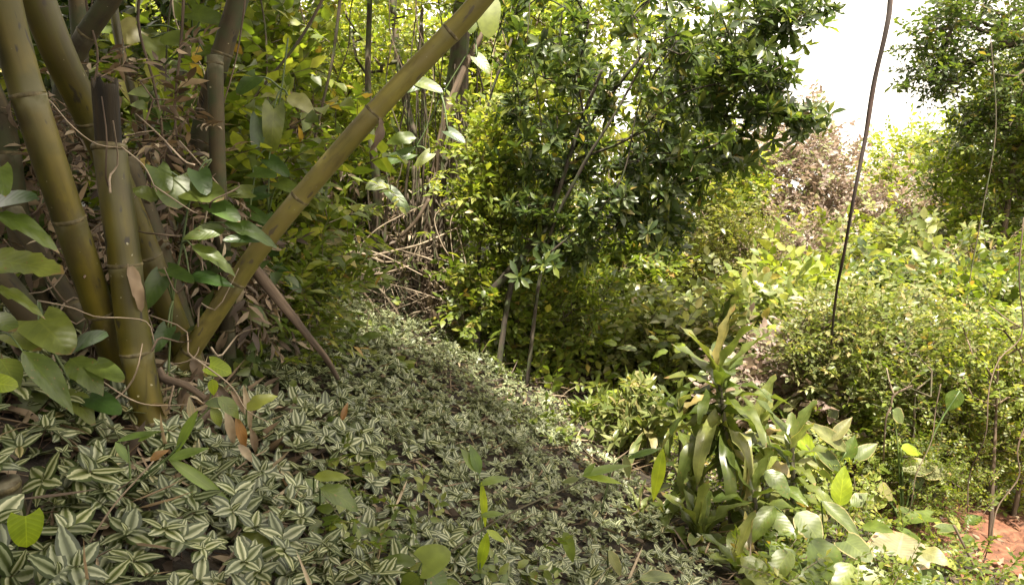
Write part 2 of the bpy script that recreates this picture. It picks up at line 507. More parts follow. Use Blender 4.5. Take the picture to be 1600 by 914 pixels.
def seg_arrays(A_, B_, ra, rb, k=4, att=None):
    """tapered prisms from A to B (vectorised)"""
    A_ = np.asarray(A_, float); B_ = np.asarray(B_, float); n = len(A_)
    d = norm(B_ - A_)
    ref = np.where(np.abs(d[:, 2:3]) > .9, [[1., 0, 0]], [[0, 0, 1.]])
    x = norm(np.cross(d, ref)); z = np.cross(x, d)
    t = np.arange(k) * 2 * math.pi / k
    ring = x[:, None, :] * np.cos(t)[None, :, None] + z[:, None, :] * np.sin(t)[None, :, None]
    V = np.concatenate([A_[:, None] + ring * np.asarray(ra)[:, None, None], B_[:, None] + ring * np.asarray(rb)[:, None, None]], 1)
    base = np.arange(n) * 2 * k
    j = np.arange(k); j2 = (j + 1) % k
    q = np.stack([j, j2, j2 + k, j + k], -1)
    loops = (q[None] + base[:, None, None]).ravel()
    sizes = np.full(n * k, 4)
    if att is None:
        at = V.copy()
    else:
        at = np.broadcast_to(np.array(att, float), V.shape).copy()
    return V.reshape(-1, 3), loops, sizes, at.reshape(-1, 3)


def spline(pts, m):
    """Catmull-Rom through pts"""
    p = np.asarray(pts, float)
    if len(p) == 2:
        t = np.linspace(0, 1, m)[:, None]
        return p[0] * (1 - t) + p[1] * t
    q = np.vstack([2 * p[0] - p[1], p, 2 * p[-1] - p[-2]])
    out = []
    nseg = len(p) - 1
    for s in np.linspace(0, nseg - 1e-6, m):
        i = int(s); t = s - i
        a, b, c, d = q[i], q[i + 1], q[i + 2], q[i + 3]
        out.append(0.5 * ((2 * b) + (-a + c) * t + (2 * a - 5 * b + 4 * c - d) * t * t + (-a + 3 * b - 3 * c + d) * t ** 3))
    return np.array(out)


def tube(pts, radii, k=10, lump=0.0, seed=0, caps=True, offset=0.0, flat=None):
    pts = np.asarray(pts, float); n = len(pts)
    radii = np.broadcast_to(np.asarray(radii, float), (n,))
    T = norm(np.gradient(pts, axis=0))
    x = norm(np.cross(T[0], [0.3, 1, 0.2]))
    r = np.random.RandomState(seed)
    p1, p2, p3 = r.rand(3) * 6.28
    V, A = [], []
    s = offset
    for i in range(n):
        if i:
            s += np.linalg.norm(pts[i] - pts[i - 1])
        x = norm(x - T[i] * np.dot(x, T[i])); y = np.cross(T[i], x)
        for j in range(k):
            a = 2 * math.pi * j / k
            rr = radii[i] * (1 + lump * (math.sin(2 * a + p1 + s * 5) * .5 + math.sin(3 * a + p2 - s * 9) * .35 + math.sin(s * 14 + p3) * .3))
            V.append(pts[i] + x * math.cos(a) * rr + y * math.sin(a) * rr)
            A.append((math.cos(a) * max(radii[i], .012), math.sin(a) * max(radii[i], .012), s))
    F = []
    for i in range(n - 1):
        for j in range(k):
            j2 = (j + 1) % k
            F.append((i * k + j, i * k + j2, (i + 1) * k + j2, (i + 1) * k + j))
    if caps:
        F.append(tuple(range(k))[::-1]); F.append(tuple((n - 1) * k + j for j in range(k)))
    return V, F, A


def tube_mesh(name, pts, radii, mat, **kw):
    b = Batch(); b.raw(*tube(pts, radii, **kw)); return b.mesh(name, mat, True)


# ------------------------------------------------------------------ sprigs (small twigs with their leaves)
def combine(parts):
    V, F, A, k = [], [], [], 0
    for v, f, a in parts:
        V.append(v); A.append(a); F += [tuple(i + k for i in q) for q in f]; k += len(v)
    return Tmpl(np.vstack(V), F, np.vstack(A))


def inst(t, Mx, pos, sc, rnd):
    A = t.A.copy(); A[:, 2] = rnd
    return (t.V * sc) @ Mx.T + pos, t.F, A


def stem_part(a, b, r):
    V, l, s, A = seg_arrays([a], [b], [r], [r * .6], 3, att=(2, 0, 0))
    F = [tuple(l[i * 4:i * 4 + 4]) for i in range(3)]
    return V, F, A


def sprig_whorl(leafs, n, t0, t1, seed, twig=0.5, inner=0):
    r = np.random.RandomState(seed); parts = []
    for i in range(n + inner):
        az = i * 2.4 + r.rand() * .5
        tilt = R(r.uniform(t0, t1)) if i < n else R(r.uniform(5, 25))
        ax = np.array([math.sin(tilt) * math.cos(az), math.cos(tilt), math.sin(tilt) * math.sin(az)])
        up = norm(np.array([0, 1.0, 0]) - ax * ax[1] + 1e-4) + r.randn(3) * .15
        Mx = frames(ax, up)
        sc = r.uniform(.7, 1.1) * (0.6 if i >= n else 1)
        parts.append(inst(leafs[r.randint(len(leafs))], Mx, np.array([0, -i * .02, 0]), sc, r.rand() * .999))
    if twig:
        parts.append(stem_part((0, -twig, 0), (0, 0, 0), .018))
    return combine(parts)


def sprig_alt(leafs, n, seed, ll=0.34, droop=.25, ang=55, updown=.35):
    r = np.random.RandomState(seed); parts = []
    for i in range(n):
        t = (i + .6) / n; side = 1 if i % 2 else -1
        pos = np.array([0.04 * math.sin(t * 5), t, -droop * t * t])
        a = R(ang + r.uniform(-22, 22)) if i < n - 1 else 0.1
        d = np.array([side * math.sin(a), math.cos(a), r.uniform(-updown, updown) - .1])
        up = np.array([r.randn() * .3, r.randn() * .3, 1])
        parts.append(inst(leafs[r.randint(len(leafs))], frames(d, up), pos, ll * r.uniform(.7, 1.2), r.rand() * .999))
    parts.append(stem_part((0, -.1, 0), (0, .5, -droop * .25), .012))
    parts.append(stem_part((0, .5, -droop * .25), (0.04 * math.sin(5), 1, -droop), .009))
    return combine(parts)


def sprig_tuft(leafs, n, seed, t0=10, t1=60):
    r = np.random.RandomState(seed); parts = []
    for i in range(n):
        az = r.rand() * 6.28; tilt = R(r.uniform(t0, t1))
        ax = np.array([math.sin(tilt) * math.cos(az), math.sin(tilt) * math.sin(az), math.cos(tilt)])
        up = np.array([-math.cos(az), -math.sin(az), .6]) * 1.0
        parts.append(inst(leafs[r.randint(len(leafs))], frames(ax, up), np.array([math.cos(az), math.sin(az), 0]) * .03, r.uniform(.6, 1.1), r.rand() * .999))
    return combine(parts)


def sprig_hang(leafs, n, seed):
    r = np.random.RandomState(seed); parts = []
    for i in range(n):
        t = (i + .5) / n; az = r.rand() * 6.28
        pos = np.array([math.sin(t * 6) * .05, 0, -t])
        o = np.array([math.cos(az), math.sin(az), 0])
        d = norm(o * .8 + np.array([0, 0, -.7 + r.rand() * .4])); up = norm(o * .6 + np.array([0, 0, .8]))
        parts.append(inst(leafs[r.randint(len(leafs))], frames(d, up), pos + o * .05, .33 * r.uniform(.6, 1.2), r.rand() * .999))
    parts.append(stem_part((0, 0, 0), (0, 0, -1), .008))
    return combine(parts)


L_obov = [leaf_t('obov', w=.2, nv=3, fold=.3, droop=d, seed=i) for i, d in enumerate((.1, .35, .2))]
L_sm = [leaf_t('ovate', w=.26, nv=2, fold=.3, droop=d, seed=i) for i, d in enumerate((.05, .3))]
L_med = [leaf_t('ovate', w=.27, nv=3, fold=.25, droop=d, seed=i) for i, d in enumerate((.1, .4, .25))]
L_lan = [leaf_t('lance', w=.16, nv=3, fold=.25, droop=d, seed=i) for i, d in enumerate((.1, .45, .25))]
L_str = [leaf_t('ovate', w=.28, nv=6, fold=.16, droop=d, curl=.25, seed=i) for i, d in enumerate((.0, .3, .15, .4))]
L_str_lo = [leaf_t('ovate', w=.24, nv=2, fold=.3, droop=d, seed=i) for i, d in enumerate((.05, .3))]
L_strmid = [leaf_t('ovate', w=.27, nv=3, fold=.2, droop=d, seed=i) for i, d in enumerate((.0, .3, .15))]
L_bld = [leaf_t('blade', w=.045, nv=4, fold=.3, droop=d, seed=i) for i, d in enumerate((.4, .9, .6))]
L_hrt = [leaf_t('heart', w=.38, nv=4, fold=.15, droop=d, lobes=.22, seed=i) for i, d in enumerate((.15, .4))]

SP = {}
SP['whorl'] = [sprig_whorl(L_obov, 7, 35, 85, s, inner=2) for s in range(4)]
SP['alt'] = [sprig_alt(L_sm, 9, s) for s in range(5)]
SP['altmed'] = [sprig_alt(L_med, 7, s, ll=.42) for s in range(4)]
SP['altlan'] = [sprig_alt(L_lan, 9, s, ll=.45, droop=.4) for s in range(4)]
SP['fine'] = [sprig_alt(L_sm, 15, s, ll=.2, ang=65) for s in range(4)]
SP['ros'] = [sprig_whorl(L_str, 4 + s % 3, 52, 88, s, twig=1.2, inner=1) for s in range(8)]
SP['rosmid'] = [sprig_whorl(L_strmid, 5 + s % 2, 55, 90, s, twig=.6, inner=1) for s in range(6)]
SP['roslo'] = [sprig_whorl(L_str_lo, 5, 50, 90, s, twig=0, inner=1) for s in range(5)]
SP['tuft'] = [sprig_tuft(L_bld, 12, s) for s in range(3)]
SP['hang'] = [sprig_hang(L_hrt, 7, s) for s in range(3)]
SP['lance'] = [sprig_whorl(L_lan, 7, 30, 80, s, inner=2) for s in range(4)]


def scatter(batch, kind, pos, d, up, scale, r):
    ts = SP[kind]; n = len(pos)
    which = r.randint(len(ts), size=n)
    Ms = frames(d, up)
    rn = r.rand(n)
    for k, t in enumerate(ts):
        m = which == k
        batch.add(t, Ms[m], pos[m], scale[m], rn[m])


# ------------------------------------------------------------------ woody plants grown towards points of a crown
def ball(center, rad, n, r, shell=.45):
    d = norm(r.randn(n, 3))
    q = (r.rand(n) * (1 - shell ** 3) + shell ** 3) ** (1 / 3.)
    return np.asarray(center) + d * q[:, None] * np.asarray(rad)


def grow(trunk, attract, step, r):
    nodes = [np.array(p, float) for p in trunk]
    par = [-1] + list(range(len(trunk) - 1))
    NP = np.array(nodes)
    order = np.argsort(np.min(np.linalg.norm(attract[:, None] - NP[None], axis=2), axis=1))
    tips = []
    cap = len(nodes) + len(attract) * 8 + 10
    buf = np.zeros((cap, 3)); buf[:len(nodes)] = NP; cnt = len(nodes)
    start = max(0, int(len(trunk) * .35))
    for oi in order:
        a = attract[oi]
        dd = np.linalg.norm(buf[start:cnt] - a, axis=1) + 0.35 * np.maximum(buf[start:cnt, 2] - a[2], 0)
        j = int(np.argmin(dd)) + start
        p = buf[j]; L = np.linalg.norm(a - p)
        m = int(min(6, max(1, round(L / step))))
        prev = j
        for s in range(1, m + 1):
            t = s / m
            q = p * (1 - t) + a * t + (r.randn(3) * step * .16 if s < m else 0)
            q[2] += 0.10 * L * math.sin(math.pi * t) if s < m else 0
            if cnt >= cap:
                break
            buf[cnt] = q; par.append(prev); prev = cnt; cnt += 1
        tips.append(prev)
    nodes = buf[:cnt]; par = np.array(par[:cnt])
    cntc = np.zeros(cnt); cntc[tips] = 1
    for i in range(cnt - 1, 0, -1):
        cntc[par[i]] += cntc[i]
    return nodes, par, cntc, np.array(tips)


def woody(name, label, cat, trunk, r0, blobs, kind, size, mat, bark, seed, per=6, spread=None, r_tip=.004,
          step=.22, up_w=.45, group=None, down=0.0, trunk_k=10, extra=None, lump=.08):
    """blobs: (centre, radii, number of twig ends)"""
    r = np.random.RandomState(seed)
    trunk = spline(trunk, max(6, len(trunk) * 3))
    base = trunk[0].copy()
    att = np.vstack([ball(c, rd, n, r) for c, rd, n in blobs])
    nodes, par, cnt, tips = grow(trunk, att, step, r)
    root = thing(name, label, cat, base, group)
    nt = len(trunk)
    rad = np.linspace(r0, max(r0 * .35, r_tip * 2), nt)
    link('trunk', tube_mesh('trunk', trunk - base, rad, M[bark], k=trunk_k, lump=lump, seed=seed), root)
    tot = max(cnt.max(), 1)
    rr = r_tip + (r0 * .6 - r_tip) * np.clip(cnt / tot, 0, 1) ** .55
    idx = np.arange(nt, len(nodes))
    limb = np.zeros(len(nodes), int)
    for i_ in idx:                                   # which limb of the trunk each piece belongs to
        limb[i_] = i_ if par[i_] < nt else limb[par[i_]]
    ids, cn = np.unique(limb[idx], return_counts=True)
    main_ = set(ids[np.argsort(-cn)][:7].tolist())
    for li in list(main_) + [None]:
        sel = np.array([i_ for i_ in idx if (limb[i_] == li if li is not None else limb[i_] not in main_)], int)
        if len(sel) == 0:
            continue
        b = Batch()
        V, L, S, A = seg_arrays(nodes[par[sel]] - base, nodes[sel] - base, np.minimum(rr[par[sel]], rr[sel] * 1.35), rr[sel], 5)
        b.raw_arrays(V, L, S, A)
        link('branch' if li is not None else 'twigs', b.mesh('branch', M[bark], True), root, kind=None if li is not None else 'stuff')
    spread = spread or size * .7
    tp = np.repeat(nodes[tips], per, axis=0); pp = np.repeat(nodes[par[tips]], per, axis=0)
    n = len(tp)
    d = norm(tp - pp) * .8 + r.randn(n, 3) * .65
    d[:, 2] += up_w - down
    if kind == 'hang':
        d = np.tile([[0, 1., 0]], (n, 1)) + r.randn(n, 3) * .3
    pos = tp + r.randn(n, 3) * spread
    # sprigs also sit along the last twig
    t = r.rand(n, 1) ** 1.5 * .8
    pos = pos * (1 - t * .6) + (pp + r.randn(n, 3) * spread * .6) * t * .6
    up = np.tile([[0, 0, 1.]], (n, 1)) + r.randn(n, 3) * .35
    if kind in ('whorl', 'lance'):
        up = r.randn(n, 3)
    b = Batch()
    scatter(b, kind, pos - base, d, up, size * r.uniform(.65, 1.2, n), r)
    me = b.mesh('foliage', M[mat])
    link('foliage', me, root, kind='stuff')
    return root


def base_pt(x, y, dz=0):
    return np.array([x, y, float(ground(x, y)) - .05 + dz])

# ================================================================== THE SETTING
def axis_pts(lo, hi, near_lo, near_hi, dn, nf):
    a = np.arange(near_lo, near_hi + 1e-6, dn)
    l = near_lo - np.geomspace(dn, near_lo - lo, nf)[::-1]
    h = near_hi + np.geomspace(dn, hi - near_hi, nf)
    return np.concatenate([l, a, h])


gx = axis_pts(-400, 400, -6, 7, .12, 40)
gy = axis_pts(-200, 600, -1, 14, .12, 40)
XX, YY = np.meshgrid(gx, gy)
ZZ = ground(XX, YY)
nx, ny = len(gx), len(gy)
V = np.stack([XX, YY, ZZ], -1).reshape(-1, 3)
i0 = (np.arange(ny - 1)[:, None] * nx + np.arange(nx - 1)[None]).ravel()
loops = np.stack([i0, i0 + 1, i0 + nx + 1, i0 + nx], -1).ravel()
link('ground', build_mesh('ground', V, loops, np.full(len(i0), 4), V.copy(), M['soil'], True), kind='structure')

# bare red earth of the little path at lower right
def patch(name, mat, cx, cy, rx, ry, dz, seed, kind='structure', bump=.03):
    r = np.random.RandomState(seed)
    n = 40; rings = 10
    V = [(cx, cy, float(ground(cx, cy)) + dz)]; F = []
    ph = r.rand(5) * 6.28
    for k in range(1, rings + 1):
        for j in range(n):
            a = 2 * math.pi * j / n
            q = k / rings * (1 + .18 * math.sin(2 * a + ph[0]) + .12 * math.sin(5 * a + ph[1]) + .07 * math.sin(9 * a + ph[2]))
            x = cx + math.cos(a) * rx * q; y = cy + math.sin(a) * ry * q
            edge = (1 - (k / rings) ** 4)
            V.append((x, y, float(ground(x, y)) + dz * edge - .03 * (1 - edge) + bump * edge * r.randn() * .5))
    for j in range(n):
        F.append((0, 1 + j, 1 + (j + 1) % n))
    for k in range(rings - 1):
        for j in range(n):
            a = 1 + k * n + j; b_ = 1 + k * n + (j + 1) % n
            F.append((a, a + n, b_ + n, b_))
    b = Batch(); b.raw(V, F, V)
    return link(name, b.mesh(name, M[mat], True), kind=kind)


pp_ = P(1530, 860, 4.4)
patch('path', 'redsoil', float(pp_[0]) + .1, 4.2, 1.0, 1.35, .05, 3)

# fallen leaves over the soil
def litter(name, n, x0, x1, y0, y1, size, mat, seed, lift=.03, filt=None, kinds=None):
    r = np.random.RandomState(seed)
    x = r.uniform(x0, x1, n); y = r.uniform(y0, y1, n)
    if filt is not None:
        k = filt(x, y); x, y = x[k], y[k]
    n = len(x)
    pos = np.stack([x, y, ground(x, y) + lift * r.rand(n)], -1)
    b = Batch()
    d = r.randn(n, 3); d[:, 2] *= .25
    up = gn(x, y) + r.randn(n, 3) * .4
    Ms = frames(d, up)
    w = r.randint(3, size=n)
    T = kinds or [leaf_t('ovate', w=.25, nv=3, fold=f, droop=dd, seed=9) for f, dd in ((.5, .7), (.2, .3), (-.4, -.5))]
    for k in range(3):
        m = w == k
        b.add(T[k], Ms[m], pos[m], size * r.uniform(.5, 1.3, m.sum()), r.rand(m.sum()))
    return link(name, b.mesh(name, M[mat]), kind='stuff')


o = litter('leaf_litter', 16000, -5, 5, .8, 9, .06, 'dead', 21)
o['label'] = 'dry brown leaf litter scattered over the dark soil'; o['category'] = 'leaf litter'

# ------------------------------------------------------------------ striped ground cover
def cover_edge(y):
    return np.interp(y, [1.0, 2.0, 2.8, 4.0, 5.0, 6.0, 7.0, 8.0], [1.1, 1.0, .78, .62, .38, .02, -.35, -.9])


def fbm(x, y, s, seed):
    r = np.random.RandomState(seed); v = 0
    for k in range(7):
        a = r.rand() * 6.28; f = s * (0.7 + r.rand() * 1.6)
        v = v + np.sin((x * math.cos(a) + y * math.sin(a)) * f + r.rand() * 6.28)
    return v / 7 ** .5


def ros_positions(n, seed):
    r = np.random.RandomState(seed)
    y = .9 + 7.4 * r.rand(n) ** 1.2
    x = r.uniform(-1, 1, n) * (0.9 + .78 * y)
    e = cover_edge(y)
    keep = (x < e + r.randn(n) * .08) & (x > -.78 * y - .8)
    f = fbm(x, y, 3.2, 5)
    dark = (x < -.45 * y - .1)           # thinner under the bamboo clump
    keep &= ~((f > np.where(dark, 1.7, 2.3)))
    keep &= r.rand(n) < np.clip(.15 + .22 * (y - 1.4), .15, 1)
    x, y = x[keep], y[keep]
    n = len(x)
    z = ground(x, y) + .06 + .035 * fbm(x, y, 7, 8) + r.uniform(-.05, .05, n)
    return np.stack([x, y, z], -1), r


pos, r = ros_positions(46000, 3)
n = len(pos)
nrm = gn(pos[:, 0], pos[:, 1])
toward = norm(CAM - pos)
axis_ = norm(nrm * .9 + np.array([.15, -.25, .35]) + r.randn(n, 3) * .33)
size = r.uniform(.030, .063, n) * np.where(r.rand(n) < .15, .7, 1) * np.clip(1.4 - .12 * (pos[:, 1] - 1.5) - .28 * (pos[:, 0] + .7), .85, 1.6)
cover = thing('ground_cover', 'striped green and silver trailing plant carpeting the whole slope', 'ground cover', (0, 3, float(ground(0, 3))))
C0 = np.array(cover.location)
dist = np.linalg.norm(pos - CAM, axis=1)
inframe = (np.abs(pos[:, 0] / pos[:, 1]) < .70) & (((CAM[2] - pos[:, 2]) / pos[:, 1]) < .475)
sizepx = np.where(inframe, size / dist, 0)
big = np.argsort(-sizepx)[:300]
ros_me = []
for i, t in enumerate(SP['ros']):
    b = Batch(); b.add(t, np.eye(3)[None], np.zeros((1, 3)), np.ones(1), np.zeros(1))
    ros_me.append(b.mesh('leaf_rosette', M['stripe'], True))
for i in big:
    o = link('leaf_rosette', ros_me[r.randint(len(ros_me))], cover)
    Mx = frames(axis_[i], r.randn(3))
    mw = Matrix([[*(Mx[a] * size[i]), pos[i][a] - C0[a]] for a in range(3)] + [[0, 0, 0, 1]])
    o.matrix_local = mw
rest = np.ones(n, bool); rest[big] = False
b = Batch()
up = r.randn(n, 3)
m1 = rest & (dist < 2.9); m2 = rest & (dist >= 2.9) & (dist < 4.6); m3 = rest & (dist >= 4.6)
for m_, kd in ((m1, 'ros'), (m2, 'rosmid'), (m3, 'roslo')):
    scatter(b, kd, pos[m_] - C0, axis_[m_], up[m_], size[m_], r)
link('rosette_mat', b.mesh('rosette_mat', M['stripe']), cover, kind='stuff')
print('cover rosettes', n)

# ------------------------------------------------------------------ low green undergrowth on the slopes beyond
def undergrowth(name, kind, n, x0, x1, y0, y1, size, mat, seed, label, lift=.15, filt=None):
    r = np.random.RandomState(seed)
    x = r.uniform(x0, x1, n); y = y0 + (y1 - y0) * r.rand(n) ** 1.4
    k = (np.abs(x) < 1.0 * y + 1.5)
    if filt is not None:
        k &= filt(x, y)
    x, y = x[k], y[k]; n = len(x)
    pos = np.stack([x, y, ground(x, y) + lift * r.rand(n) ** 1.5], -1)
    d = r.randn(n, 3) * .6 + [0, -.2, .35]
    up = np.array([0, 0, 1.]) + r.randn(n, 3) * .3
    if kind in ('whorl', 'lance'):
        d = r.randn(n, 3) * .4 + [0, -.2, 1]; up = r.randn(n, 3)
    b = Batch()
    scatter(b, kind, pos, d, up, size * r.uniform(.6, 1.3, n) * (1 + y / 25), r)
    o = link(name, b.mesh(name, M[mat]), kind='stuff')
    o['label'] = label; o['category'] = 'undergrowth'
    return o


outside = lambda x, y: (x > cover_edge(y) + .05) | (y > 8)
undergrowth('low_undergrowth', 'altmed', 9000, -11, 17, 5.5, 24, .2, 'mid', 31, 'low green leafy undergrowth covering the forest floor behind the gully', .45, outside)
undergrowth('pale_undergrowth', 'alt', 5500, -9, 9, 6, 24, .22, 'lime', 32, 'yellow green sunlit undergrowth on the rising slope behind', .6, outside)
undergrowth('weeds', 'fine', 2600, .9, 5.5, 2.6, 7, .16, 'mid', 33, 'fine leaved green weeds along the bottom of the gully', .15,
            lambda x, y: outside(x, y) & ((x - pp_[0] - .1) ** 2 / .7 + (y - 4.1) ** 2 / 1.5 > 1))

# ================================================================== BAMBOO
def to_ground(pts, extra=0.12):
    """carry the last direction of a culm on into the soil"""
    pts = [np.asarray(p, float) for p in pts]
    d = norm(pts[-1] - pts[-2])
    if d[2] > -.2:
        d = norm(d + [0, 0, -.5])
    p = pts[-1].copy()
    for _ in range(200):
        if p[2] < float(ground(p[0], p[1])) - extra:
            break
        p = p + d * .03
    if np.linalg.norm(p - pts[-1]) > .02:
        pts.append(p)
    return pts


def culm(label, pts, dia, nodes, mat='culm', seed=0, name='bamboo_culm', group='bamboo culms of the clump', k=22, taper=1.0, grounded=True, open_top=False, scar=False):
    """pts from top to bottom; nodes: fractions of the length where the rings sit"""
    if grounded:
        pts = to_ground(pts)
    m = 90
    c = spline(pts, m)
    L = np.concatenate([[0], np.cumsum(np.linalg.norm(np.diff(c, axis=0), axis=1))])
    base = c[-1].copy()
    root = thing(name, label, 'bamboo', base, group)
    cuts = [0.0] + [q * L[-1] for q in nodes] + [L[-1]]
    rfun = lambda s: dia / 2 * (taper + (1 - taper) * s / L[-1])
    pt = lambda s: np.array([np.interp(s, L, c[:, a]) for a in range(3)])
    for a, b_ in zip(cuts[:-1], cuts[1:]):
        if b_ - a < .004:
            continue
        g = .0015
        ss = np.unique(np.concatenate([[a + g, a + .006, a + .016, a + .035], np.linspace(a + .05, b_ - .05, max(3, int((b_ - a) / .06))) if b_ - a > .12 else [(a + b_) / 2], [b_ - .03, b_ - .013, b_ - .005, b_ - g]]))
        ss = ss[(ss >= a + g - 1e-6) & (ss <= b_ - g + 1e-6)]
        rad = []
        for s in ss:
            e = min(s - a, b_ - s)
            rad.append(rfun(s) * (1 + .055 * math.exp(-e / .012) - .012 * math.exp(-abs(e - .03) / .02)))
        me_ = (tube_mesh('internode', np.array([pt(s) for s in ss]) - base, np.array(rad), M[mat], k=k, lump=.012, seed=seed, offset=a + seed * 3.1))
        bl = np.repeat(np.exp(-(ss - a) / .022), k)          # pale bloom just under each node
        me_.attributes.new('bloom', 'FLOAT', 'POINT').data.foreach_set('value', bl.astype(np.float32))
        link('internode', me_, root)
    for q in nodes:
        s = q * L[-1]
        if s < .01:
            continue
        ss = [s - .006, s - .003, s, s + .003, s + .0065]
        rr = np.array([1.02, 1.06, 1.075, 1.06, 1.02]) * rfun(s)
        link('node_ring', tube_mesh('node_ring', np.array([pt(x) for x in ss]) - base, rr, M['ring'], k=k, lump=.012, seed=seed + 7), root)
    return root, c, base


# 1 far-left leaning culm
culm('thick olive culm leaning down from the top left corner, scarred near its foot',
     [P(-25, -260, 1.75), P(-2, -40, 1.8), P(28, 95, 1.85), P(72, 235, 1.9), P(122, 385, 2.0), P(160, 500, 2.12)], .080,
     [.15, .335, .52, .69, .86], seed=1, taper=1.0)
# 2
culm('amber lit culm leaning behind the broken stump, top left',
     [P(-30, -220, 2.0), P(40, -50, 2.1), P(92, 85, 2.2), P(150, 205, 2.35), P(215, 360, 2.5), P(262, 480, 2.6)], .092,
     [.10, .37, .62, .82], seed=2)
# 3 stump, cut top
st, stc, stb = culm('upright culm whose top is broken off, in front of the leaning culms',
     [P(171, 228, 2.08), P(182, 310, 2.08), P(192, 385, 2.08), P(206, 500, 2.1), P(222, 595, 2.12), P(238, 668, 2.14)], .088,
     [.0, .335, .59, .80], seed=3)
# jagged rotten half-sleeve on top of the stump
def broken_sleeve(parent, base, p0, p1, r_, mat, seed=0):
    r = np.random.RandomState(seed)
    ax = norm(p1 - p0); L_ = np.linalg.norm(p1 - p0)
    x = norm(np.cross(ax, [0, 1, 0])); y = np.cross(ax, x)
    V, F, A = [], [], []
    n = 30; rows = 6
    tops = np.array([1.0 + .06 * math.sin(j * .9) + .05 * r.randn() - (.35 if 19 <= j <= 23 else 0) - (.12 if j % 7 == 3 else 0) for j in range(n)])
    for lay, rr in ((0, r_), (1, r_ * .84)):
        for i in range(rows + 1):
            for j in range(n):
                a = 2 * math.pi * j / n
                h = L_ * tops[j] * i / rows
                q = rr * (1 + .03 * math.sin(3 * a + lay))
                V.append(p0 + ax * h + x * math.cos(a) * q + y * math.sin(a) * q - base); A.append((math.cos(a) * q, math.sin(a) * q, h))
    o2 = (rows + 1) * n
    for i in range(rows):
        for j in range(n):
            j2 = (j + 1) % n
            F.append((i * n + j, i * n + j2, (i + 1) * n + j2, (i + 1) * n + j))
            F.append((o2 + i * n + j2, o2 + i * n + j, o2 + (i + 1) * n + j, o2 + (i + 1) * n + j2))
    for j in range(n):
        j2 = (j + 1) % n
        F.append((rows * n + j, rows * n + j2, o2 + rows * n + j2, o2 + rows * n + j))
    b = Batch(); b.raw(V, F, A)
    return link('broken_sleeve', b.mesh('broken_sleeve', M[mat]), parent)


broken_sleeve(st, stb, P(171, 232, 2.08), P(164, 128, 2.06), .034, 'rot', 4)
link('frayed_ring', tube_mesh('frayed_ring', np.array([P(171.5, 236, 2.08), P(171, 230, 2.08), P(171, 224, 2.08)]) - stb, [.0475, .0495, .043], M['ring'], k=20, lump=.07, seed=2), st)

# 4 thin upright culm with a cut top
culm('slender upright culm with a cut top, right of the clump',
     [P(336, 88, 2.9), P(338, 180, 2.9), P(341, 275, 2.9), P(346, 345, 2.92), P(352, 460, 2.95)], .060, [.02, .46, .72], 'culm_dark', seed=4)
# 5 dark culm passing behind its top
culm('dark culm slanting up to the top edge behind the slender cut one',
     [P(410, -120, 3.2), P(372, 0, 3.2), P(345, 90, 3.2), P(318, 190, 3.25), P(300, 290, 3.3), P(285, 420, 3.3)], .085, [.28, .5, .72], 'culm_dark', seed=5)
# 6 the big diagonal
dg_pts = [P(1010, -330, 2.35), P(900, -190, 2.4), P(755, -4, 2.45), P(690, 66, 2.48), P(606, 153, 2.5), P(508, 263, 2.54), P(418, 372, 2.58), P(352, 466, 2.6), P(300, 545, 2.62), P(262, 598, 2.63)]
culm('long pale culm leaning diagonally across the picture to the upper right', dg_pts, .069,
     [.05, .14, .235, .345, .48, .625, .765, .88], 'culm_pale', seed=6, k=28)
# 7,8 dark ones behind
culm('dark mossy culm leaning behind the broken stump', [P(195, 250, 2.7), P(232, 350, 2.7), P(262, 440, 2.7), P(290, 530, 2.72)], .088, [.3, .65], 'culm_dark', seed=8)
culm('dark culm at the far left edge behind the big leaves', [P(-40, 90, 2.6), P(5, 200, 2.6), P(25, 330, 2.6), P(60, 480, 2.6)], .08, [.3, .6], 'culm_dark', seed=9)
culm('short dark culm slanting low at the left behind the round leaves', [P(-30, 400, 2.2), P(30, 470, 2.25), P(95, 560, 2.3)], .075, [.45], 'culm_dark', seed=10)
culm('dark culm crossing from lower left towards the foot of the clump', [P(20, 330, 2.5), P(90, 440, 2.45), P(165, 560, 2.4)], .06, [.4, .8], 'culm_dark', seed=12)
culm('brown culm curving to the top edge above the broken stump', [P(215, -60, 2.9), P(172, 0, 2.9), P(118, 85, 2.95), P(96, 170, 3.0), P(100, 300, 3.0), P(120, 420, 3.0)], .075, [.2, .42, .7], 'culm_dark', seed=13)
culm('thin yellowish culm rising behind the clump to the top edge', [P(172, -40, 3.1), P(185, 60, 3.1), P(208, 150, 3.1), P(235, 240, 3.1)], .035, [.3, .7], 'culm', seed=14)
culm('cut bamboo stub poking in at the lower left edge', [P(12, 762, 1.42), P(-4, 700, 1.46), P(-40, 640, 1.5)][::-1] and [P(4, 752, 1.5), P(18, 800, 1.52)], .060, [.06], 'culm_dark', seed=15)
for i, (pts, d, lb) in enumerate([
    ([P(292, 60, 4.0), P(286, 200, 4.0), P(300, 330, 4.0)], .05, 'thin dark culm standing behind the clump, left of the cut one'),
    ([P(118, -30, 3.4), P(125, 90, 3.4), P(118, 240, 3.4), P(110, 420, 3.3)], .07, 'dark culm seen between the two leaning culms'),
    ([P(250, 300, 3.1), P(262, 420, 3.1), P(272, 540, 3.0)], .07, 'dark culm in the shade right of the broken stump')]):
    culm(lb, pts, d, [.25, .55, .8], 'culm_dark', seed=20 + i)

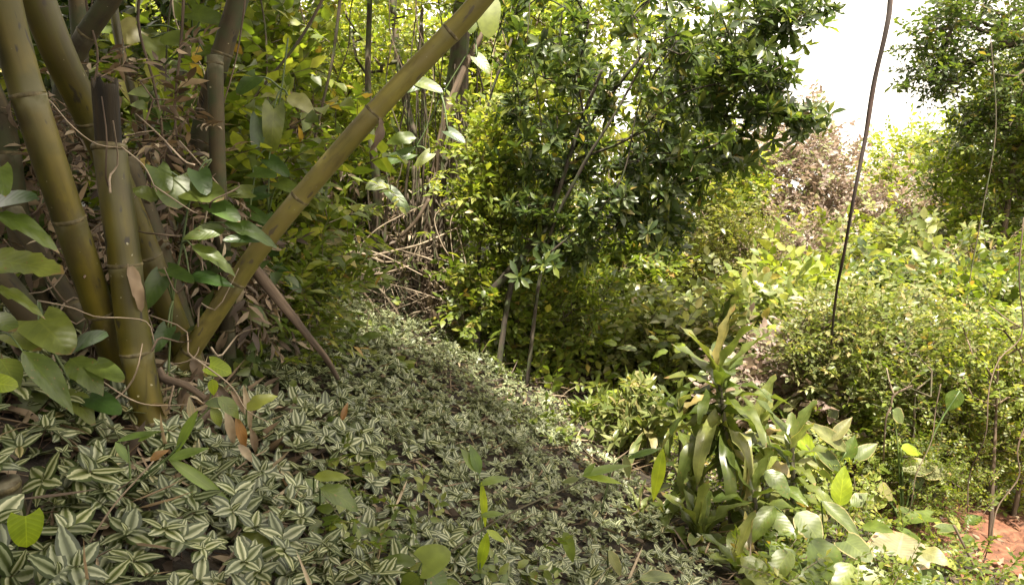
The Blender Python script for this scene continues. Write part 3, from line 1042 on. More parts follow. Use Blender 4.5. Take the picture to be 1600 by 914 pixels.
# unseen leafy tops for the clump, added overhead to shade the slope
r = np.random.RandomState(77)
for i, (lb, b_, c_, cr, n_) in enumerate([
    ('unseen leafy bamboo top arching from the clump, added to shade the striped slope', (-1.9, 3.4), (-2.5, 4.2, 5.3), (1.5, 1.4, .6), 150),
    ('unseen leafy bamboo top high above the left edge, added for shade', (-3.2, 3.0), (-4.0, 3.2, 5.6), (1.4, 1.5, .6), 130),
    ('unseen leafy bamboo top arching over the viewer, added to shade the near slope', (-2.2, 1.9), (-.9, .3, 5.3), (1.9, 2.0, .55), 230)]):
    c_ = np.array(c_)
    woody('shade_bamboo', lb, 'bamboo', [base_pt(*b_), base_pt(*b_) * .5 + c_ * .5 + [-.3, 0, .5], c_], .03, [(c_, cr, n_)], 'altlan', .5, 'mid', 'culm_dark', 78 + i, per=6)

# ------------------------------------------------------------------ thin stems, roots, strings
def stick(name, label, cat, pts, r0, r1, mat, seed=0, k=7, m=14, group=None, lump=.1):
    c = spline(pts, m); base = c[-1].copy()
    me = tube_mesh(name, c - base, np.linspace(r0, r1, m), M[mat], k=k, lump=lump, seed=seed)
    o = link(name, me, loc=base)
    o['label'] = label; o['category'] = cat
    if group:
        o['group'] = group
    return o


stick('fallen_branch', 'reddish brown branch lying across the slope below the pale culm', 'branch',
      [P(392, 415, 2.75), P(430, 462, 2.8), P(482, 525, 2.85), P(510, 560, 2.9), P(528, 592, 2.95)], .020, .009, 'redbark', 1, k=12, m=30, lump=.3)
stick('surface_root', 'knobbly brown root at the foot of the broken culm', 'root',
      [P(245, 578, 2.2), P(258, 592, 2.2), P(290, 602, 2.2), P(320, 622, 2.22)], .016, .009, 'redbark', 2, k=9)
stick('hanging_vine', 'long dark woody vine hanging down from the top edge against the sky', 'vine',
      [P(1396, -120, 3.6), P(1391, 0, 3.6), P(1384, 50, 3.6), P(1366, 130, 3.65), P(1352, 215, 3.7), P(1334, 310, 3.75), P(1318, 400, 3.9), P(1308, 450, 4.1), P(1300, 520, 4.4), P(1297, 575, 4.7)], .0135, .0055, 'rope', 3, k=9, m=60, lump=.18)
stick('thin_vine', 'thin pale vine hanging in front of the green trees at right', 'vine',
      [P(1548, 60, 5), P(1556, 200, 5), P(1535, 330, 5), P(1515, 440, 5), P(1500, 560, 5)], .004, .003, 'bark', 4, m=30)
for i, (pts, rr, lb) in enumerate([
    ([P(520, -30, 3.6), P(470, 60, 3.6), P(400, 150, 3.6), P(380, 190, 3.6)], .008, 'thin dark twig slanting down from the top left of the pale culm'),
    ([P(535, -30, 4.2), P(520, 90, 4.2), P(500, 180, 4.2), P(480, 270, 4.2)], .009, 'thin nearly upright stem left of the pale culm'),
    ([P(1600, 340, 3.6), P(1592, 430, 3.6), P(1598, 520, 3.6), P(1562, 560, 3.6), P(1545, 610, 3.6), P(1540, 680, 3.6), P(1515, 740, 3.7), P(1512, 800, 3.7)], .0035, 'crooked brown stem rising at the right edge'),
    ([P(1470, 600, 3.8), P(1462, 640, 3.8), P(1455, 690, 3.8), P(1432, 740, 3.8), P(1425, 780, 3.8), P(1412, 830, 3.9)], .003, 'thin leaning stem above the pleated pale leaf'),
    ([P(1640, 560, 3.7), P(1612, 640, 3.7), P(1590, 700, 3.7), P(1592, 745, 3.7), P(1560, 790, 3.7), P(1548, 840, 3.7), P(1535, 885, 3.8)], .004, 'dark leaning stem over the red path'),
    ([P(1490, 820, 3.5), P(1520, 880, 3.5), P(1550, 940, 3.5)], .006, 'dark twig crossing the red path'),
    ([P(1427, 602, 4.0), P(1397, 617, 4.0), P(1392, 636, 4.0), P(1384, 657, 4.0), P(1380, 720, 4.05)], .006, 'forked pale twig inside the fine leaved bush')]):
    stick('sapling', lb, 'stem', pts, rr, rr * .8, 'redbark' if i > 1 else 'bark', 30 + i, m=24)
stick('forked_sapling', 'upper prong of the pale forked twig in the fine leaved bush', 'twig', [P(1385, 575, 4.0), P(1390, 598, 4.0), P(1397, 617, 4.0)], .004, .006, 'greybark', 41)

# dead twigs caught round the bamboo feet
brush = thing('tangled_twigs', 'thin pale dead twigs tangled round the feet of the bamboo clump', 'twigs', P(190, 600, 2.2))
B0 = np.array(brush.location)
r = np.random.RandomState(9)
for i in range(46):
    a = np.array([r.uniform(60, 330), r.uniform(200, 640)]); L_ = r.uniform(40, 150); an = r.uniform(0, 6.28)
    Y = r.uniform(1.95, 2.7)
    p = [P(a[0] + math.cos(an) * L_ * t + r.randn() * 9, a[1] + math.sin(an) * L_ * t + r.randn() * 9 + 14 * math.sin(t * 3), Y + r.randn() * .04) - B0 for t in (0, .33, .66, 1)]
    link('twig', tube_mesh('twig', spline(p, 9), np.linspace(.0035, .0016, 9), M['twig' if i % 3 else 'redbark'], k=5, seed=i), brush)
for p in ([(60, 470), (110, 480), (150, 495), (200, 497), (232, 505), (242, 540)], [(50, 145), (75, 155), (110, 195), (150, 225), (195, 232)], [(240, 290), (300, 330), (310, 330)], [(150, 590), (220, 630), (300, 632)], [(305, 560), (360, 602), (385, 640), (420, 660)], [(190, 230), (225, 260), (245, 300)]):
    c = spline([P(x, y, 1.95) - B0 for x, y in p], 14)
    link('twig', tube_mesh('twig', c, np.linspace(.0024, .0014, 14), M['twig'], k=6, seed=5), brush)

# ================================================================== TREES
# big dark tree in the middle: rosettes of spoon-shaped leaves
woody('broadleaf_tree', 'big dark tree with rosettes of glossy spoon-shaped leaves reaching out against the sky', 'tree',
      [base_pt(-.30, 5.7), P(752, 480, 5.7), P(795, 425, 5.6), P(852, 345, 5.6), P(880, 260, 5.6), P(930, 180, 5.5), P(1000, 90, 5.3)], .036,
      [(P(960, 90, 5.4), (.95, .9, .7), 80), (P(1120, 70, 5.2), (.55, .6, .45), 42), (P(1190, 90, 5.0), (.22, .4, .3), 18), (P(1230, 15, 5.0), (.25, .4, .22), 18),
       (P(1205, 182, 5.0), (.22, .25, .09), 12), (P(1090, 230, 5.2), (.42, .5, .3), 30), (P(1010, 300, 5.4), (.55, .5, .35), 36),
       (P(860, 190, 5.4), (.5, .5, .5), 34), (P(900, 300, 5.3), (.5, .4, .3), 24), (P(880, 400, 5.3), (.4, .4, .25), 12), (P(1255, 190, 5.0), (.12, .2, .06), 7), (P(950, 370, 5.5), (.6, .5, .25), 24)],
      'whorl', .125, 'dark', 'darkbark', 101, per=4, step=.25, up_w=.5, spread=.07)
# trunk mass with aerial roots
def hanging_roots(parent, base, x0, x1, y0, y1, Y0, Y1, n, seed, mat='bark', rr=.006):
    r = np.random.RandomState(seed)
    b = Batch()
    for i in range(n):
        x = r.uniform(x0, x1); ya = r.uniform(y0, y0 + (y1 - y0) * .5); yb = r.uniform(ya + 60, y1 + 20); Y = r.uniform(Y0, Y1)
        dx = r.randn() * 14
        c = spline([P(x + r.randn() * 5, ya, Y), P(x + dx * .4 + r.randn() * 7, ya * .6 + yb * .4, Y), P(x + dx, yb, Y)], 9) - base
        b.raw(*tube(c, rr * r.uniform(.4, 1.5), k=5, lump=.1, seed=i))
    o = link('aerial_root', b.mesh('aerial_root', M[mat], True), parent, kind='stuff')
    return o


t2 = woody('vine_covered_tree', 'dark trunk wrapped in hanging roots and vines, behind the pale culm', 'tree',
           [base_pt(-.75, 6.6), P(690, 420, 6.6), P(700, 300, 6.6), P(712, 160, 6.6), P(722, 20, 6.6), P(728, -150, 6.6)], .17,
           [(P(740, -190, 6.4), (.9, .8, .4), 16)], 'altmed', .3, 'mid', 'bark', 102, per=4, lump=.14)
hanging_roots(t2, np.array(t2.location), 640, 760, -30, 420, 6.1, 6.8, 34, 5)
hanging_roots(t2, np.array(t2.location), 560, 700, 240, 420, 5.9, 6.6, 40, 6, rr=.009)
for i, (nm, lb, pts, rr, bark, blobs, kind, sz, mat, sd) in enumerate([
    ('curved_tree', 'slender tree with a curved brown trunk in front of the vine covered one',
     [base_pt(-.78, 6.4), P(668, 372, 6.4), P(672, 305, 6.35), P(682, 255, 6.3), P(697, 185, 6.2), P(716, 130, 6.2), P(735, 88, 6.2), P(758, 40, 6.2), P(775, -60, 6.2)], .05, 'redbark',
     [(P(770, -90, 6.2), (.5, .5, .3), 12)], 'altmed', .3, 'mid', 103),
    ('slender_tree', 'slender dark trunk rising just above the middle of the pale culm',
     [base_pt(-.98, 7.0), P(662, 300, 7.0), P(640, 190, 7.0), P(622, 90, 7.0), P(612, -20, 7.0), P(608, -90, 7.0)], .055, 'bark',
     [(P(600, -60, 7.0), (.9, .6, .4), 22), (P(590, 60, 7.2), (.5, .4, .6), 16)], 'alt', .28, 'lime', 104),
    ('leaning_tree', 'reddish peeling trunk left of the pale culm near the top',
     [base_pt(-2.0, 5.6), P(482, 300, 5.6), P(455, 200, 5.6), P(430, 90, 5.6), P(410, -40, 5.6)], .06, 'redbark',
     [(P(400, -60, 5.6), (.8, .6, .3), 22), (P(455, 40, 5.9), (.3, .3, .5), 8)], 'altmed', .26, 'mid', 105),
    ('dark_slim_tree', 'slim dark trunk with loose bark beside the vine covered tree',
     [base_pt(-1.3, 6.2), P(590, 330, 6.2), P(575, 150, 6.2), P(580, -60, 6.2)], .05, 'bark',
     [(P(585, -80, 6.2), (.8, .6, .3), 20)], 'altmed', .26, 'mid', 106)]):
    woody(nm, lb, 'tree', pts, rr, blobs, kind, sz, M and mat, bark, sd, per=4)

# sunlit wall of trees on the rising slope, left and middle
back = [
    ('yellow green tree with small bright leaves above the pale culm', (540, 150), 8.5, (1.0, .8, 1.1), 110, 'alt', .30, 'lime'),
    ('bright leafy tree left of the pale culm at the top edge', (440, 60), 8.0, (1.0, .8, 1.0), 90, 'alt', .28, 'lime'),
    ('green tree filling the gap behind the bamboo clump', (240, 150), 5.6, (.9, .5, 1.0), 80, 'altmed', .3, 'dark'),  # dark leaf colour stands in for the shade between the culms
    ('green tree behind the clump at the left edge', (20, 200), 5.0, (.8, .5, 1.1), 100, 'altmed', .3, 'dark'),  # leaves coloured dark for the shade behind the clump
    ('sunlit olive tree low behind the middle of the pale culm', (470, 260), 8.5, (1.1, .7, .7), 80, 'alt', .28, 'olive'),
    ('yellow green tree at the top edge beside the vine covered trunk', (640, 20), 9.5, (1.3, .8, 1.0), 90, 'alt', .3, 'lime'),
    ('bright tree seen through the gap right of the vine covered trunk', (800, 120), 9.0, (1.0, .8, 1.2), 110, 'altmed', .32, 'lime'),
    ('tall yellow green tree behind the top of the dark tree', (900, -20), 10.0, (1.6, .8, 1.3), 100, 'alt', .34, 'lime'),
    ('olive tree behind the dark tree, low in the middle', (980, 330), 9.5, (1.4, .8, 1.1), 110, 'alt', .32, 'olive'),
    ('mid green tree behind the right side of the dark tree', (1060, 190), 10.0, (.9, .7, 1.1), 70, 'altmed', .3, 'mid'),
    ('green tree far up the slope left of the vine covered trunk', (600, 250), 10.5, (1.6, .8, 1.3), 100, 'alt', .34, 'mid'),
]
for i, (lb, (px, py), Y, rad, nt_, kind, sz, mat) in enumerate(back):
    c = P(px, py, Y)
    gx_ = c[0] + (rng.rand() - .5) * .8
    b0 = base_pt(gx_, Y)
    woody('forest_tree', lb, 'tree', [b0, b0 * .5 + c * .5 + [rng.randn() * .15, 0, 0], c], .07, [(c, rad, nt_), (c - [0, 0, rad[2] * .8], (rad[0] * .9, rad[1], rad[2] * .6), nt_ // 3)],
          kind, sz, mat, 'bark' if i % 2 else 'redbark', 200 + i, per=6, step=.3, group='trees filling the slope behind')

# right hand side trees
right = [
    ('pinkish_tree', 'tree with pinkish brown withered leaves under the sky, left of the hanging vine', (1225, 312), 12.5, (1.15, .8, 1.35), 280, 'alt', .34, 'pink'),
    ('pinkish_tree', 'smaller pinkish brown tree just right of the hanging vine', (1400, 345), 12.5, (.8, .6, .55), 80, 'alt', .34, 'pink'),
    ('yellow_tree', 'bright yellow green tree topping the ridge right of the hanging vine', (1440, 285), 15.0, (1.0, .8, .9), 170, 'alt', .38, 'lime'),
    ('yellow_tree', 'yellow green tree between the pinkish tree and the fine leaved column', (1150, 300), 12.0, (.35, .5, .5), 50, 'alt', .36, 'lime'),
    ('leafy_tree', 'green and yellow tree mass behind the lower part of the hanging vine', (1350, 430), 11.5, (1.2, .8, .75), 150, 'altmed', .32, 'lime'),
    ('column_tree', 'narrow column of small dark leaves below the tip of the dark tree', (1150, 420), 9.5, (.55, .5, .65), 110, 'fine', .26, 'olive'),
    ('leafy_tree', 'dense dark green tree at the right edge below the sky', (1545, 330), 8.5, (.75, .7, 1.0), 150, 'alt', .26, 'mid'),
    ('leafy_tree', 'sunlit green tree leaning in at the right edge near the top', (1600, 150), 8.0, (.45, .5, .7), 70, 'alt', .26, 'mid'),
    ('leafy_tree', 'olive tree low behind the fine leaved bush at right', (1480, 440), 9.5, (.8, .6, .5), 80, 'alt', .28, 'olive'),
    ('leafy_tree', 'pale green tree behind the pinkish tree', (1260, 430), 15.0, (1.3, .8, .7), 80, 'alt', .36, 'pale'),
]
for i, (nm, lb, (px, py), Y, rad, nt_, kind, sz, mat) in enumerate(right):
    c = P(px, py, Y)
    b0 = base_pt(c[0] + rng.randn() * .2, Y)
    woody(nm, lb, 'tree', [b0, b0 * .5 + c * .5 + [rng.randn() * .15, 0, 0], c], .05, [(c, rad, nt_), (c - [0, 0, rad[2]], (rad[0] * .8, rad[1], rad[2] * .6), nt_ // 3)],
          kind, sz, mat, 'redbark' if i % 2 else 'greybark', 300 + i, per=6, step=.3)

woody('overhanging_tree', 'tree with small bluish leaves hanging in from the top right corner', 'tree',
      [base_pt(6.4, 7.6), base_pt(6.2, 7.6) + [0, 0, 3.5], P(1700, 60, 7.5), P(1560, 70, 7.5)], .12,
      [(P(1500, 60, 7.5), (.5, .5, .42), 42), (P(1565, 120, 7.5), (.45, .5, .5), 44), (P(1450, 130, 7.5), (.28, .3, .2), 22), (P(1545, 195, 7.5), (.3, .3, .3), 30),
       (P(1520, 0, 7.5), (.6, .5, .3), 26), (P(1660, 90, 7.5), (.5, .5, .8), 60)],
      'alt', .21, 'dark', 'bark', 401, per=5, step=.22, spread=.09)

woody('dead_tree', 'bare pale leaning dead trunk beside the foot of the hanging vine', 'tree',
      [base_pt(3.1, 8.2), P(1276, 490, 8.2), P(1292, 430, 8.2), P(1312, 370, 8.2)], .055, [(P(1320, 360, 8.2), (.2, .2, .2), 5)], 'alt', .12, 'dead', 'greybark', 402, per=1)

# ------------------------------------------------------------------ shrubs
shrubs = [
    ('fine_leaved_bush', 'rounded bush of tiny pale green leaves, right of the hanging vine foot', (1375, 545), 4.7, (.58, .45, .38), 260, 'alt', .14, 'pale', 'redbark', 7),
    ('fine_leaved_bush', 'dark fine leaved bush at the right edge above the red path', (1550, 640), 4.6, (.5, .4, .48), 170, 'fine', .15, 'mid', 'bark', 7),
    ('fine_leaved_bush', 'low dark fine leaved bush between the pleated leaf and the red path', (1440, 745), 4.1, (.24, .3, .24), 60, 'fine', .12, 'mid', 'bark', 7),
    ('fine_leaved_bush', 'olive fine leaved bush behind the forked twig', (1480, 540), 5.4, (.7, .5, .5), 90, 'altmed', .2, 'mid', 'bark', 7),
    ('leafy_bush', 'pale broad leaved bush in the sun, left of the hanging vine foot', (1225, 535), 6.4, (.55, .5, .28), 70, 'altmed', .3, 'pale', 'redbark', 6),
    ('leafy_bush', 'yellow green bush at the foot of the hanging vine', (1285, 500), 7.0, (.5, .4, .15), 36, 'altmed', .34, 'lime', 'bark', 5),
    ('leafy_bush', 'bush with pinkish dry leaves left of the lime green upright leaf', (1225, 620), 5.0, (.3, .3, .26), 40, 'altmed', .22, 'pink', 'redbark', 6),
    ('leafy_bush', 'light green bush behind the tall strap leaved plant', (1060, 545), 6.4, (.5, .5, .35), 80, 'altmed', .28, 'pale', 'bark', 6),
    ('leafy_bush', 'yellow green weedy bush above the dry straw', (925, 520), 7.0, (.55, .5, .3), 70, 'alt', .26, 'lime', 'bark', 6),
    ('leafy_bush', 'green bush left of the dry straw under the dark tree', (830, 545), 6.3, (.35, .3, .3), 46, 'altmed', .22, 'mid', 'bark', 6),
    ('leafy_bush', 'dark hanging foliage above the dry straw', (920, 430), 7.6, (.7, .5, .5), 100, 'altmed', .26, 'mid', 'bark', 6),
    ('leafy_bush', 'bright young bush right of the vine covered trunk', (775, 260), 6.0, (.3, .3, .45), 60, 'alt', .22, 'lime', 'bark', 6),
    ('leafy_bush', 'green bush beside the trunk of the dark tree', (800, 330), 6.0, (.4, .3, .4), 60, 'alt', .22, 'mid', 'bark', 6),
    ('leafy_bush', 'tall narrow bush of yellow green leaves below the dark tree trunk', (790, 500), 6.0, (.28, .25, .3), 44, 'alt', .2, 'mid', 'bark', 6),
    ('leafy_bush', 'pale bush at the foot of the tall strap leaved plant', (985, 650), 4.6, (.22, .25, .2), 36, 'lance', .11, 'pale', 'bark', 4),
    ('leafy_bush', 'small green bush right of the gully bottom', (940, 665), 5.2, (.3, .25, .14), 34, 'lance', .12, 'mid', 'bark', 4),
    ('leafy_bush', 'dark leafy bush at the back of the twig pile', (620, 300), 7.0, (.4, .3, .3), 46, 'altmed', .22, 'mid', 'bark', 5),
    ('leafy_bush', 'bright leafy bush between the pale culm and the twig pile', (545, 300), 6.8, (.35, .3, .3), 46, 'altmed', .24, 'mid', 'bark', 5),
    ('leafy_bush', 'leafy bush under the pale culm beside the fallen branch', (470, 400), 4.0, (.28, .3, .3), 50, 'altlan', .2, 'mid', 'bark', 5),
    ('leafy_bush', 'narrow leaved bush at the top left of the striped slope', (455, 480), 3.5, (.16, .2, .22), 34, 'altlan', .16, 'mid', 'bark', 5),
    ('leafy_bush', 'olive bush with pale leaves low at the right behind the fine bush', (1420, 470), 8.0, (.9, .5, .3), 70, 'altmed', .28, 'pale', 'bark', 6),
    ('leafy_bush', 'dark bush filling the right edge behind the leaning stem', (1600, 500), 6.2, (.6, .5, .6), 110, 'alt', .22, 'mid', 'bark', 6),
    ('leafy_bush', 'sunlit green bush in the back corner of the red path', (1590, 800), 4.8, (.35, .3, .2), 46, 'alt', .14, 'lime', 'bark', 5),
    ('leafy_bush', 'yellowish dry leaved bush at the right edge in mid height', (1590, 590), 4.6, (.25, .25, .1), 20, 'altmed', .2, 'olive', 'redbark', 5),
    ('leafy_bush', 'dark green bush in the shade under the left bamboo culms', (90, 480), 3.0, (.7, .35, .3), 50, 'altmed', .28, 'dark', 'bark', 5),
    ('leafy_bush', 'shaded green bush behind the slender cut culm', (330, 330), 3.7, (.5, .4, .5), 70, 'altmed', .26, 'mid', 'bark', 5),
    ('leafy_bush', 'green bush high behind the bamboo clump, left', (230, 200), 4.6, (.6, .4, .5), 50, 'altmed', .28, 'mid', 'bark', 5),
    ('leafy_bush', 'leafy bush against the light left of the slender stems', (400, 130), 4.8, (.35, .4, .5), 46, 'altmed', .26, 'mid', 'bark', 5),
    ('leafy_bush', 'small leaved bush low in the right foreground gully', (1350, 660), 4.6, (.3, .3, .2), 44, 'alt', .13, 'mid', 'bark', 5),
    ('leafy_bush', 'bright low bush between the broad leaves at lower right', (1290, 745), 4.0, (.2, .25, .1), 24, 'alt', .1, 'lime', 'bark', 4),
]
for i, (nm, lb, (px, py), Y, rad, nt_, kind, sz, mat, bark, per) in enumerate(shrubs):
    c = P(px, py, Y)
    b0 = base_pt(c[0], Y)
    if c[2] < b0[2] + .15:
        c[2] = b0[2] + .15
    woody(nm, lb, 'bush', [b0, b0 * .6 + c * .4 + [rng.randn() * .05, 0, 0], b0 * .25 + c * .75], .018, [(c, rad, nt_)],
          kind, sz, mat, bark, 500 + i, per=per, step=.14, r_tip=.002, trunk_k=7, up_w=.3)

# ================================================================== PLANTS WITH LARGE LEAVES (each leaf a part)
def big_leaf(shape, nv=10, nu=4, fold=.25, bend=.6, wave=.0, seed=0, lobes=0.0, ragged=0.0, twist=0.0):
    """unit leaf: full width 1 (scaled later), length 1, curving down through the angle bend"""
    r = np.random.RandomState(seed)
    V, A, F, rows = [], [], [], []
    y = z = 0.0; wf = W[shape]; ph = r.rand(4) * 6.28
    mx = max(float(wf(np.array(v))) for v in np.linspace(0.02, .98, 30))
    for i in range(nv + 1):
        v = i / nv
        if i:
            th = bend * (v - .5 / nv) ** 1.2
            y += math.cos(th) / nv; z -= math.sin(th) / nv
        hw = max(float(wf(np.array(min(v, .999)))) / mx * .5, 0.0)
        tw = twist * v
        if (hw < .02) or i == nv:
            rows.append([len(V)]); V.append((0, y, z)); A.append((0, v, 0)); continue
        idx = []
        for j in range(nu + 1):
            u = -1 + 2 * j / nu
            h = hw * (1 + (ragged * (r.rand() - .65) if abs(u) > .9 else 0))
            wv = wave * (math.sin(ph[0] + v * 15 + (0 if u > 0 else 2.4)) + .5 * math.sin(ph[1] + v * 27 + u)) * abs(u) ** 1.5
            x_ = u * h; z_ = fold * abs(u) * hw * .35 + wv * .12
            idx.append(len(V))
            V.append((x_ * math.cos(tw), y - lobes * abs(u) ** 1.4 * (1 - v) ** 4, z + z_ + x_ * math.sin(tw) * .3)); A.append((u, v, 0))
        rows.append(idx)
    for a, b in zip(rows[:-1], rows[1:]):
        if len(a) == 1 and len(b) > 1:
            F += [(a[0], b[j + 1], b[j]) for j in range(len(b) - 1)]
        elif len(b) == 1 and len(a) > 1:
            F += [(a[j], a[j + 1], b[0]) for j in range(len(a) - 1)]
        elif len(a) > 1:
            F += [(a[j], a[j + 1], b[j + 1], b[j]) for j in range(len(a) - 1)]
    return Tmpl(V, F, A)


BIG = {}
for k_, kw in {
    'strap0': dict(shape='strap', bend=.35, wave=.25, seed=1), 'strap1': dict(shape='strap', bend=.9, wave=.4, seed=2), 'strap2': dict(shape='strap', bend=1.5, wave=.5, seed=3),
    'strap3': dict(shape='strap', bend=2.1, wave=.5, seed=4), 'blade0': dict(shape='lance', bend=.3, nu=2, seed=5), 'blade1': dict(shape='lance', bend=.9, nu=2, seed=6),
    'ovate0': dict(shape='ovate', bend=.35, wave=.12, seed=7), 'ovate1': dict(shape='ovate', bend=.9, wave=.25, seed=8), 'lance0': dict(shape='lance', bend=.4, wave=.15, seed=9, fold=.5),
    'lance1': dict(shape='lance', bend=1.0, wave=.25, seed=10, fold=.4), 'heart0': dict(shape='heart', bend=.3, lobes=.2, seed=11), 'heart1': dict(shape='heart', bend=.9, lobes=.22, wave=.1, seed=12),
    'ragged': dict(shape='heart', bend=.3, ragged=.3, wave=.1, seed=13, nv=14), 'fan': dict(shape='heart', bend=.35, lobes=.3, wave=.3, seed=14, nv=16, nu=8, fold=.1)}.items():
    BIG[k_] = big_leaf(**kw)
_cache = {}


def leaf_obj(parent, shape, mat, pos, d, up, length, width, name='leaf', label=None):
    key = (shape, mat)
    if key not in _cache:
        b = Batch(); b.add(BIG[shape], np.eye(3)[None], np.zeros((1, 3)), np.ones(1), np.zeros(1))
        _cache[key] = b.mesh('leaf_' + mat, M[mat], True)
    o = link(name, _cache[key], parent)
    Mx = frames(d, up)
    s = (width, length, length)
    loc = np.asarray(pos) - np.array(parent.location)
    o.matrix_local = Matrix([[Mx[a][0] * s[0], Mx[a][1] * s[1], Mx[a][2] * s[2], loc[a]] for a in range(3)] + [[0, 0, 0, 1]])
    if label:
        o['label'] = label
    return o


def pleaf(parent, b_, t_, Y, wpx, shape, mat, face=.55, dY=0.0, label=None, stalk=None, name='leaf'):
    """leaf laid from pixel b_ to pixel t_; stalk = pixel where its stalk starts"""
    p0 = P(b_[0], b_[1], Y); p1 = P(t_[0], t_[1], Y + dY)
    L_ = np.linalg.norm(p1 - p0)
    up = norm(norm(CAM - p0) * face + np.array([0.1, 0, 1.]) * (1 - face))
    o = leaf_obj(parent, shape, mat, p0, p1 - p0, up, L_ * 1.04, wpx / FPX * Y, label=label, name=name)
    if stalk is not None:
        q = P(stalk[0], stalk[1], Y + .05)
        mid = (p0 + q) / 2 + np.array([0, 0, .15 * np.linalg.norm(p0 - q)])
        link('stalk', tube_mesh('stalk', spline([q, mid, p0], 8) - np.array(parent.location), np.linspace(.004, .0025, 8) * (Y / 2.5), M['stalk'], k=5), parent)
    return o


M['stalk'] = bark_mat('green_stalk', (.04, .07, .02), (.07, .11, .03), (.12, .15, .05), bump=.1, rough=.5)
M['strapstem'] = bark_mat('ringed_stem', (.05, .045, .03), (.11, .10, .06), (.18, .16, .10), bump=.4)


def strap_plant(label, base, head, n, L_, w_, Y, seed, mat='strap', tilt=(8, 120), name='strap_leaved_plant', z_step=.02, shapes=('strap0', 'strap1', 'strap2', 'strap3')):
    r = np.random.RandomState(seed)
    b0 = np.asarray(base, float); h = np.asarray(head, float)
    root = thing(name, label, 'plant', b0)
    link('stem', tube_mesh('stem', spline([b0, b0 * .5 + h * .5 + [.02, 0, 0], h], 12) - b0, np.linspace(.014, .009, 12), M['strapstem'], k=8, lump=.08, seed=seed), root)
    ax = norm(h - b0)
    for i in range(n):
        q = i / max(n - 1, 1)
        az = i * 2.4 + r.rand() * .6
        tl = R(tilt[0] + (tilt[1] - tilt[0]) * q ** .8 + r.randn() * 8)
        o = np.array([math.cos(az), math.sin(az), 0])
        d = o * math.sin(tl) + np.array([0, 0, 1.]) * math.cos(tl)
        up = np.array([0, 0, 1.]) * math.sin(min(tl, 1.5)) - o * math.cos(tl) + r.randn(3) * .15
        si = min(len(shapes) - 1, int(q * len(shapes) + r.rand() * .8))
        leaf_obj(root, shapes[si], mat if r.rand() > .12 else 'bigpale', h - ax * z_step * i, d, up, L_ * r.uniform(.75, 1.1) * (.75 + .35 * q), w_ * r.uniform(.8, 1.15))
    return root


Yd = 3.5
def on_ground(px, Y):
    x = P(px, 500, Y)[0]
    return base_pt(x, Y)


strap_plant('tall strap leaved plant with wavy drooping leaves, standing highest in the lower middle right', on_ground(1150, 3.5), P(1121, 575, 3.5), 32, .44, .078, 3.5, 1, tilt=(14, 118), z_step=.012)
strap_plant('strap leaved plant just behind and right of the tall one', on_ground(1205, 3.8), P(1185, 655, 3.8), 16, .36, .09, 3.8, 2, tilt=(15, 115))
strap_plant('low strap leaved rosette spreading over the edge of the striped carpet', on_ground(1095, 3.2), P(1092, 835, 3.2), 24, .38, .075, 3.2, 3, tilt=(4, 95), z_step=.006)
strap_plant('strap leaved plant with upright narrow blades beside the hanging lime blade', on_ground(1085, 3.5), P(1088, 745, 3.5), 14, .36, .045, 3.5, 4, tilt=(4, 60), z_step=.01)
strap_plant('short strap leaved plant with a pinkish leaf tip, lower middle right', on_ground(1180, 3.3), P(1178, 765, 3.3), 15, .30, .085, 3.3, 5, tilt=(20, 105))
strap_plant('strap leaved plant partly cut by the bottom edge of the picture', on_ground(1170, 2.9), P(1150, 880, 2.9), 16, .32, .07, 2.9, 6, tilt=(10, 100), z_step=.01)
strap_plant('pale sunlit strap leaved plant behind the tall one', on_ground(1130, 6.0), P(1130, 512, 6.0), 12, .45, .13, 6.0, 7, mat='bigpale', tilt=(10, 80))
strap_plant('broad leaved pale plant above the dry straw patch', on_ground(1022, 7.0), P(1020, 510, 7.0), 8, .36, .13, 7.0, 8, mat='bigpale', tilt=(5, 75))

# broad ribbed leaves, lower right
g = thing('broad_leaved_plant', 'clump of broad ribbed leaves at lower right, dark with one yellow edged leaf', 'plant', on_ground(1290, 3.0))
for b_, t_, Y, w_, sh, mt, fc in [
    ((1262, 842), (1335, 925), 2.9, 60, 'ovate1', 'bigleaf', .5), ((1205, 845), (1262, 930), 2.9, 46, 'ovate0', 'bigleaf', .45), ((1245, 800), (1290, 845), 3.1, 46, 'ovate1', 'bigpale', .5),
    ((1345, 822), (1395, 826), 3.2, 24, 'lance0', 'bigleaf', .5), ((1322, 845), (1360, 872), 3.05, 42, 'heart0', 'bigpale', .6), ((1283, 782), (1350, 838), 3.2, 26, 'lance0', 'bigpale', .5),
    ((1235, 860), (1200, 905), 2.8, 36, 'ovate1', 'bigleaf', .5), ((1300, 880), (1240, 925), 2.8, 40, 'ovate0', 'bigleaf', .4), ((1160, 870), (1215, 920), 2.7, 40, 'ovate1', 'bigleaf', .5),
    ((1195, 800), (1245, 835), 3.1, 34, 'ovate0', 'bigleaf', .45), ((1210, 790), (1175, 835), 3.1, 30, 'lance1', 'bigleaf', .5), ((1330, 880), (1300, 935), 2.8, 44, 'ovate1', 'bigleaf', .5),
    ((1195, 735), (1240, 770), 3.4, 32, 'ovate1', 'bigleaf', .5), ((1210, 700), (1175, 740), 3.5, 30, 'ovate1', 'bigleaf', .5), ((1225, 760), (1262, 785), 3.4, 22, 'lance0', 'bigleaf', .5)]:
    pleaf(g, b_, t_, Y, w_, sh, mt, fc, dY=-.12, stalk=(b_[0] * .5 + 645, b_[1] + 70))
g = thing('pleated_leaf_plant', 'plant with one large pleated pale fan shaped leaf near the bottom right', 'plant', on_ground(1400, 3.2))
